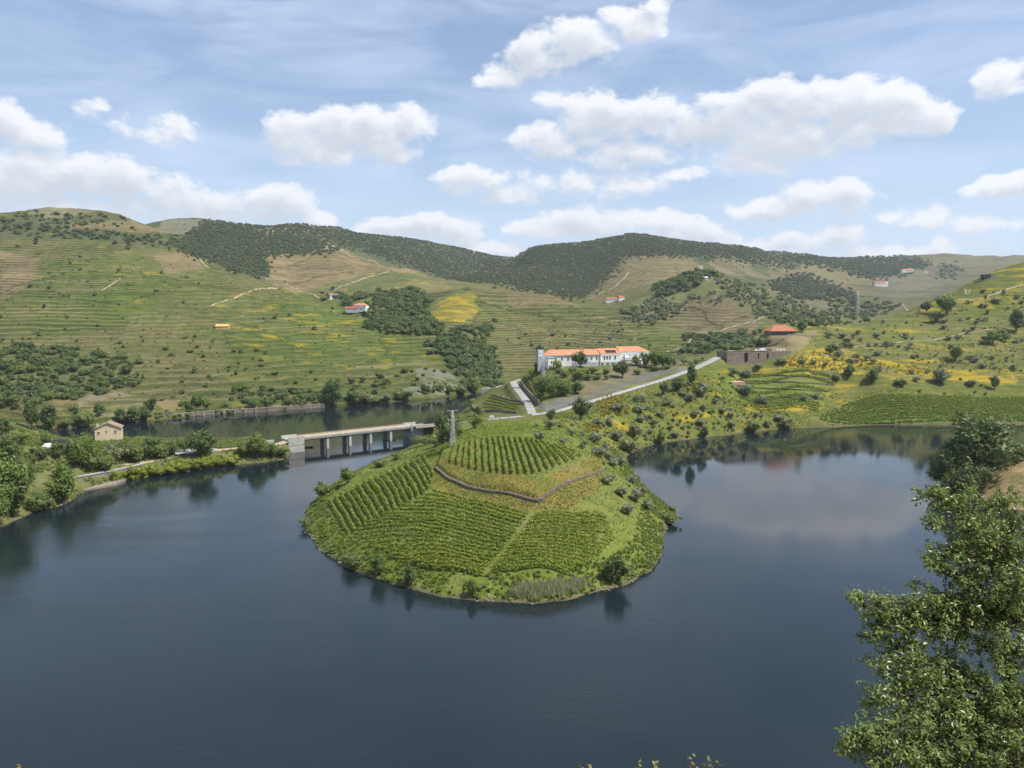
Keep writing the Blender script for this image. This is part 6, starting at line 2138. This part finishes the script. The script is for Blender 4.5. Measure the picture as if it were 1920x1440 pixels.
# boughs: ends given by what the photograph shows, each at its own distance
CL_ = [  # px, py, distance, radius in pixels, number of twigs
    (1760, 935, 9.6, 42, 20), (1800, 965, 9.9, 55, 26), (1860, 950, 10.2, 60, 26), (1905, 985, 10.0, 60, 26), (1775, 1040, 9.4, 50, 24), (1840, 1050, 9.8, 70, 36), (1900, 1080, 9.6, 70, 36), (1745, 985, 9.3, 22, 8),
    (1770, 1120, 9.2, 60, 32), (1840, 1140, 9.5, 70, 38), (1905, 1170, 9.2, 70, 40), (1745, 1060, 9.1, 24, 9), (1775, 1200, 9.0, 60, 28), (1900, 1130, 8.6, 50, 24),
    (1625, 1140, 8.6, 34, 18), (1655, 1165, 8.7, 44, 26), (1690, 1175, 8.8, 44, 24), (1715, 1130, 8.8, 30, 14), (1620, 1195, 8.6, 26, 9), (1680, 1215, 8.7, 40, 18), (1735, 1180, 8.9, 40, 18),
    (1650, 1255, 8.4, 42, 20), (1705, 1270, 8.5, 55, 28), (1765, 1290, 8.6, 60, 32), (1690, 1325, 8.2, 60, 32), (1640, 1310, 8.2, 34, 16), (1820, 1270, 8.7, 44, 18),
    (1750, 1360, 8.2, 70, 40), (1830, 1350, 8.3, 75, 42), (1900, 1340, 8.2, 70, 38), (1620, 1380, 7.8, 40, 20), (1590, 1405, 7.7, 26, 12), (1660, 1420, 7.8, 60, 34), (1730, 1430, 7.9, 70, 40), (1810, 1430, 7.9, 80, 44), (1890, 1430, 7.8, 80, 44), (1905, 1220, 8.8, 36, 18), (1640, 1470, 7.6, 60, 20), (1760, 1490, 7.6, 80, 30), (1880, 1500, 7.6, 80, 30), (1890, 1290, 8.4, 50, 24), (1850, 1210, 8.8, 36, 16), (1880, 1030, 9.2, 60, 28), (1830, 1000, 9.4, 60, 28), (1800, 1080, 9.1, 50, 24), (1870, 1100, 9.0, 60, 28), (1910, 1040, 9.4, 50, 24), (1805, 1160, 8.9, 50, 24), (1960, 1100, 9.4, 80, 30), (1970, 1250, 9.0, 80, 30), (1970, 1400, 8.4, 80, 30)]
cl_p = np.array([at(px, py, D) for px, py, D, _, _ in CL_])
trunk = [org + (0, 0, -.4), org + (-.1, .1, 1.2), np.array(at(1900, 1330, 9.3)), np.array(at(1880, 1180, 9.6)), np.array(at(1860, 1060, 9.9)), np.array(at(1840, 985, 10.0))]
V, Q = tube([p - org for p in trunk], [.11, .09, .05, .035, .022, .01], 8)
link_obj('trunk', np_mesh('trunk', V, Q), MATS['bark'], tree)
tr = np.array(trunk[1:])
Vb, Qb, kb_ = [], [], 0
LC, LN, LS = [], [], []


def seg_pts(a, b_, n, sag):
    t = np.linspace(0, 1, n)[:, None]
    p = a + (b_ - a) * t
    p[:, 2] += sag * np.sin(t[:, 0] * math.pi)
    p[1:-1] += r.normal(0, .025, (n - 2, 3))
    return p


for (px, py, D, rp_, nt), c in zip(CL_, cl_p):
    # leave the trunk at a point a little lower than the clump
    dists = np.linalg.norm(tr - (c - (0, 0, .35)), axis=1)
    a = tr[int(np.argmin(dists))]
    p = seg_pts(a, c, 6, .10)
    V, Q = tube(p - org, np.linspace(.028, .008, 6), 5)
    Vb.append(V); Qb.append(Q + kb_); kb_ += len(V)
    R = rp_ * D / F
    for k in range(nt):
        d = r.normal(size=3); d /= np.linalg.norm(d)
        d[2] = d[2] * .8 + .25
        tip = c + d * R * r.uniform(.5, 1.35) * (1, 1.1, 1)
        st_ = p[r.integers(3, 6)]
        tw = seg_pts(st_, tip, 4, .03)
        V, Q = tube(tw - org, [.006, .0045, .0035, .002], 4)
        Vb.append(V); Qb.append(Q + kb_); kb_ += len(V)
        m_ = r.integers(26, 40)
        for j in range(m_):
            f = r.beta(2.4, 1.1)
            i0 = min(2, int(f * 3)); q = tw[i0] + (tw[i0 + 1] - tw[i0]) * (f * 3 - i0)
            o_ = r.normal(size=3); o_ /= np.linalg.norm(o_)
            LC.append(q + o_ * r.uniform(.005, .075)); LN.append(o_ * .7 + (0, 0, .7)); LS.append(r.uniform(.015, .030))
link_obj('branches', np_mesh('branches', np.concatenate(Vb), np.concatenate(Qb)), MATS['bark'], tree)
LC = np.array(LC); LN = np.array(LN); LS = np.array(LS)
LN /= np.linalg.norm(LN, axis=1)[:, None]


def leaf_shape(c, n, s, rr):
    """a pointed oval leaf folded along its midrib, six faces round"""
    N = len(c)
    t = np.cross(n, rr.normal(size=(N, 3))); t /= np.linalg.norm(t, axis=1)[:, None] + 1e-9
    b_ = np.cross(n, t)
    s = s[:, None]
    w = .46
    P_ = [c - t * s, c - t * s * .35 + b_ * s * w * .85 + n * s * .14, c + t * s * .4 + b_ * s * w + n * s * .12, c + t * s * 1.1 - n * s * .12, c + t * s * .4 - b_ * s * w + n * s * .12, c - t * s * .35 - b_ * s * w * .85 + n * s * .14]
    V = np.stack(P_, 1).reshape(-1, 3)
    k = np.arange(N)[:, None] * 6
    Q = np.concatenate([k + np.array([[0, 3, 2, 1]]), k + np.array([[0, 5, 4, 3]])])
    return V, Q


# the leaves that show largest are pieces of their own
px_, py_ = proj(LC[:, 0], LC[:, 1], LC[:, 2])
score = LS / LC[:, 1] * ((px_ < 1915) & (py_ < 1435) & (LN[:, 1] < .2)) * np.abs(LN @ np.array((0, -.8, .6)))
big = np.argsort(-score)[:300]
mask = np.ones(len(LC), bool); mask[big] = False
V, Q = leaf_shape(LC[mask] - org, LN[mask], LS[mask], r)
fo = link_obj('foliage', np_mesh('foliage', V, Q, False), MATS['leaf_oak'], tree)
fo['kind'] = 'stuff'
lm = None
V, Q = leaf_shape(np.zeros((1, 3)), np.array([[0., 0, 1]]), np.array([1.0]), r)
lm = np_mesh('leaf', V, Q, False)
lm.materials.append(MATS['leaf_oak'])
for i in big:
    o = link_obj('leaf', lm, None, tree, tuple(LC[i] - org))
    q = Vector(LN[i]).to_track_quat('Z', 'Y')
    o.rotation_euler = (q.to_matrix() @ Matrix.Rotation(r.uniform(0, 6.28), 3, 'Z')).to_euler()
    o.scale = (LS[i],) * 3

# ------------------------------------------------------------------ sprigs at the lower edge
def sprig(px, py, D, w, label, reds):
    top = at(px, py, D)
    gz_ = float(near_h(top[0], top[1])[0])
    o = empty('sprig', (top[0], top[1], gz_), 0, label, 'plant')
    H = top[2] - gz_
    rr = np.random.default_rng(int(px))
    st = [(0, 0, -.1), (rr.normal() * .05, 0, H * .5), (0, 0, H)]
    V, Q = tube(st, [.012, .008, .003], 5)
    link_obj('stem', np_mesh('stem', V, Q), MATS['bark'], o)
    C_, N_, V_, Q_, k_ = [], [], [], [], 0
    for j in range(max(3, int(w * 40))):
        an = rr.uniform(0, 6.28)
        b0 = np.array((0, 0, H - rr.uniform(.22, .42)))
        tip = np.array((math.cos(an) * w * rr.uniform(.3, 1.1), math.sin(an) * w * .6, H - rr.uniform(0, .12)))
        sh = np.array([b0, (b0 + tip) / 2 + (0, 0, .02), tip])
        V, Q = tube(sh, [.004, .003, .0015], 4)
        V_.append(V); Q_.append(Q + k_); k_ += len(V)
        for f in np.linspace(.15, 1.0, 9):
            q = b0 + (tip - b0) * f
            for sd in (-1, 1):
                d = np.cross(tip - b0, rr.normal(size=3)); d /= np.linalg.norm(d) + 1e-9
                C_.append(q + d * sd * .018); N_.append(np.cross(d, rr.normal(size=3)) + (0, -.4, .5))
    link_obj('shoots', np_mesh('shoots', np.concatenate(V_), np.concatenate(Q_)), MATS['bark'], o)
    c = np.array(C_); nn = np.array(N_); nn /= np.linalg.norm(nn, axis=1)[:, None]
    n = len(c)
    for nm, mat, sel in (('leaves', 'leaf_young', np.arange(n) % 10 >= reds), ('young_leaves', 'leaf_red', np.arange(n) % 10 < reds)):
        if sel.any():
            V, Q = leaf_shape(c[sel], nn[sel], rr.uniform(.011, .021, sel.sum()), rr)
            link_obj(nm, np_mesh(nm, V, Q, False), MATS[mat], o)


sprig(1088, 1424, 5.2, .10, 'reddish sprig tip at the lower edge, leftmost of four', 5)
sprig(1196, 1428, 5.2, .14, 'pale green sprig tip at the lower edge, second from the left', 0)
sprig(1243, 1429, 5.0, .10, 'small yellowish sprig tip at the lower edge, third from the left', 3)
sprig(1286, 1417, 5.2, .20, 'largest sprig tip at the lower edge, green with red shoots', 2)
sprig(6, 1433, 5.2, .12, 'green sprig tip in the lower left corner', 1)

# ------------------------------------------------------------------ the air
hz = MB().box(-5600, 5600, -400, 6400, -8, 560).build('haze', bpy.data.materials.new('haze'))
hz.data.materials[0].use_nodes = True
t = NT(hz.data.materials[0].node_tree)
t.n.clear()
ho_ = t.new('ShaderNodeOutputMaterial')
pv_ = t.new('ShaderNodeVolumePrincipled')
pv_.inputs['Color'].default_value = (.80, .88, 1.0, 1)
pv_.inputs['Density'].default_value = .00006
pv_.inputs['Anisotropy'].default_value = .2
t.link(pv_.outputs[0], ho_.inputs['Volume'])
tag(hz, 'thin bluish haze in the valley air', 'haze', None, 'stuff')

# ------------------------------------------------------------------ alike things: told apart by their place
def nth(k):
    return '%d%s' % (k, 'th' if 10 < k % 100 < 14 else {1: 'st', 2: 'nd', 3: 'rd'}.get(k % 10, 'th'))


same = {}
for o in col.objects:
    if o.parent is None and 'label' in o and 'group' in o:
        same.setdefault(o['label'], []).append(o)
for lab, obs in same.items():
    if len(obs) > 1:
        obs.sort(key=lambda o: o.location.x / o.location.y)
        for k, o in enumerate(obs):
            o['label'] = '%s, %s from the left' % (lab, nth(k + 1))
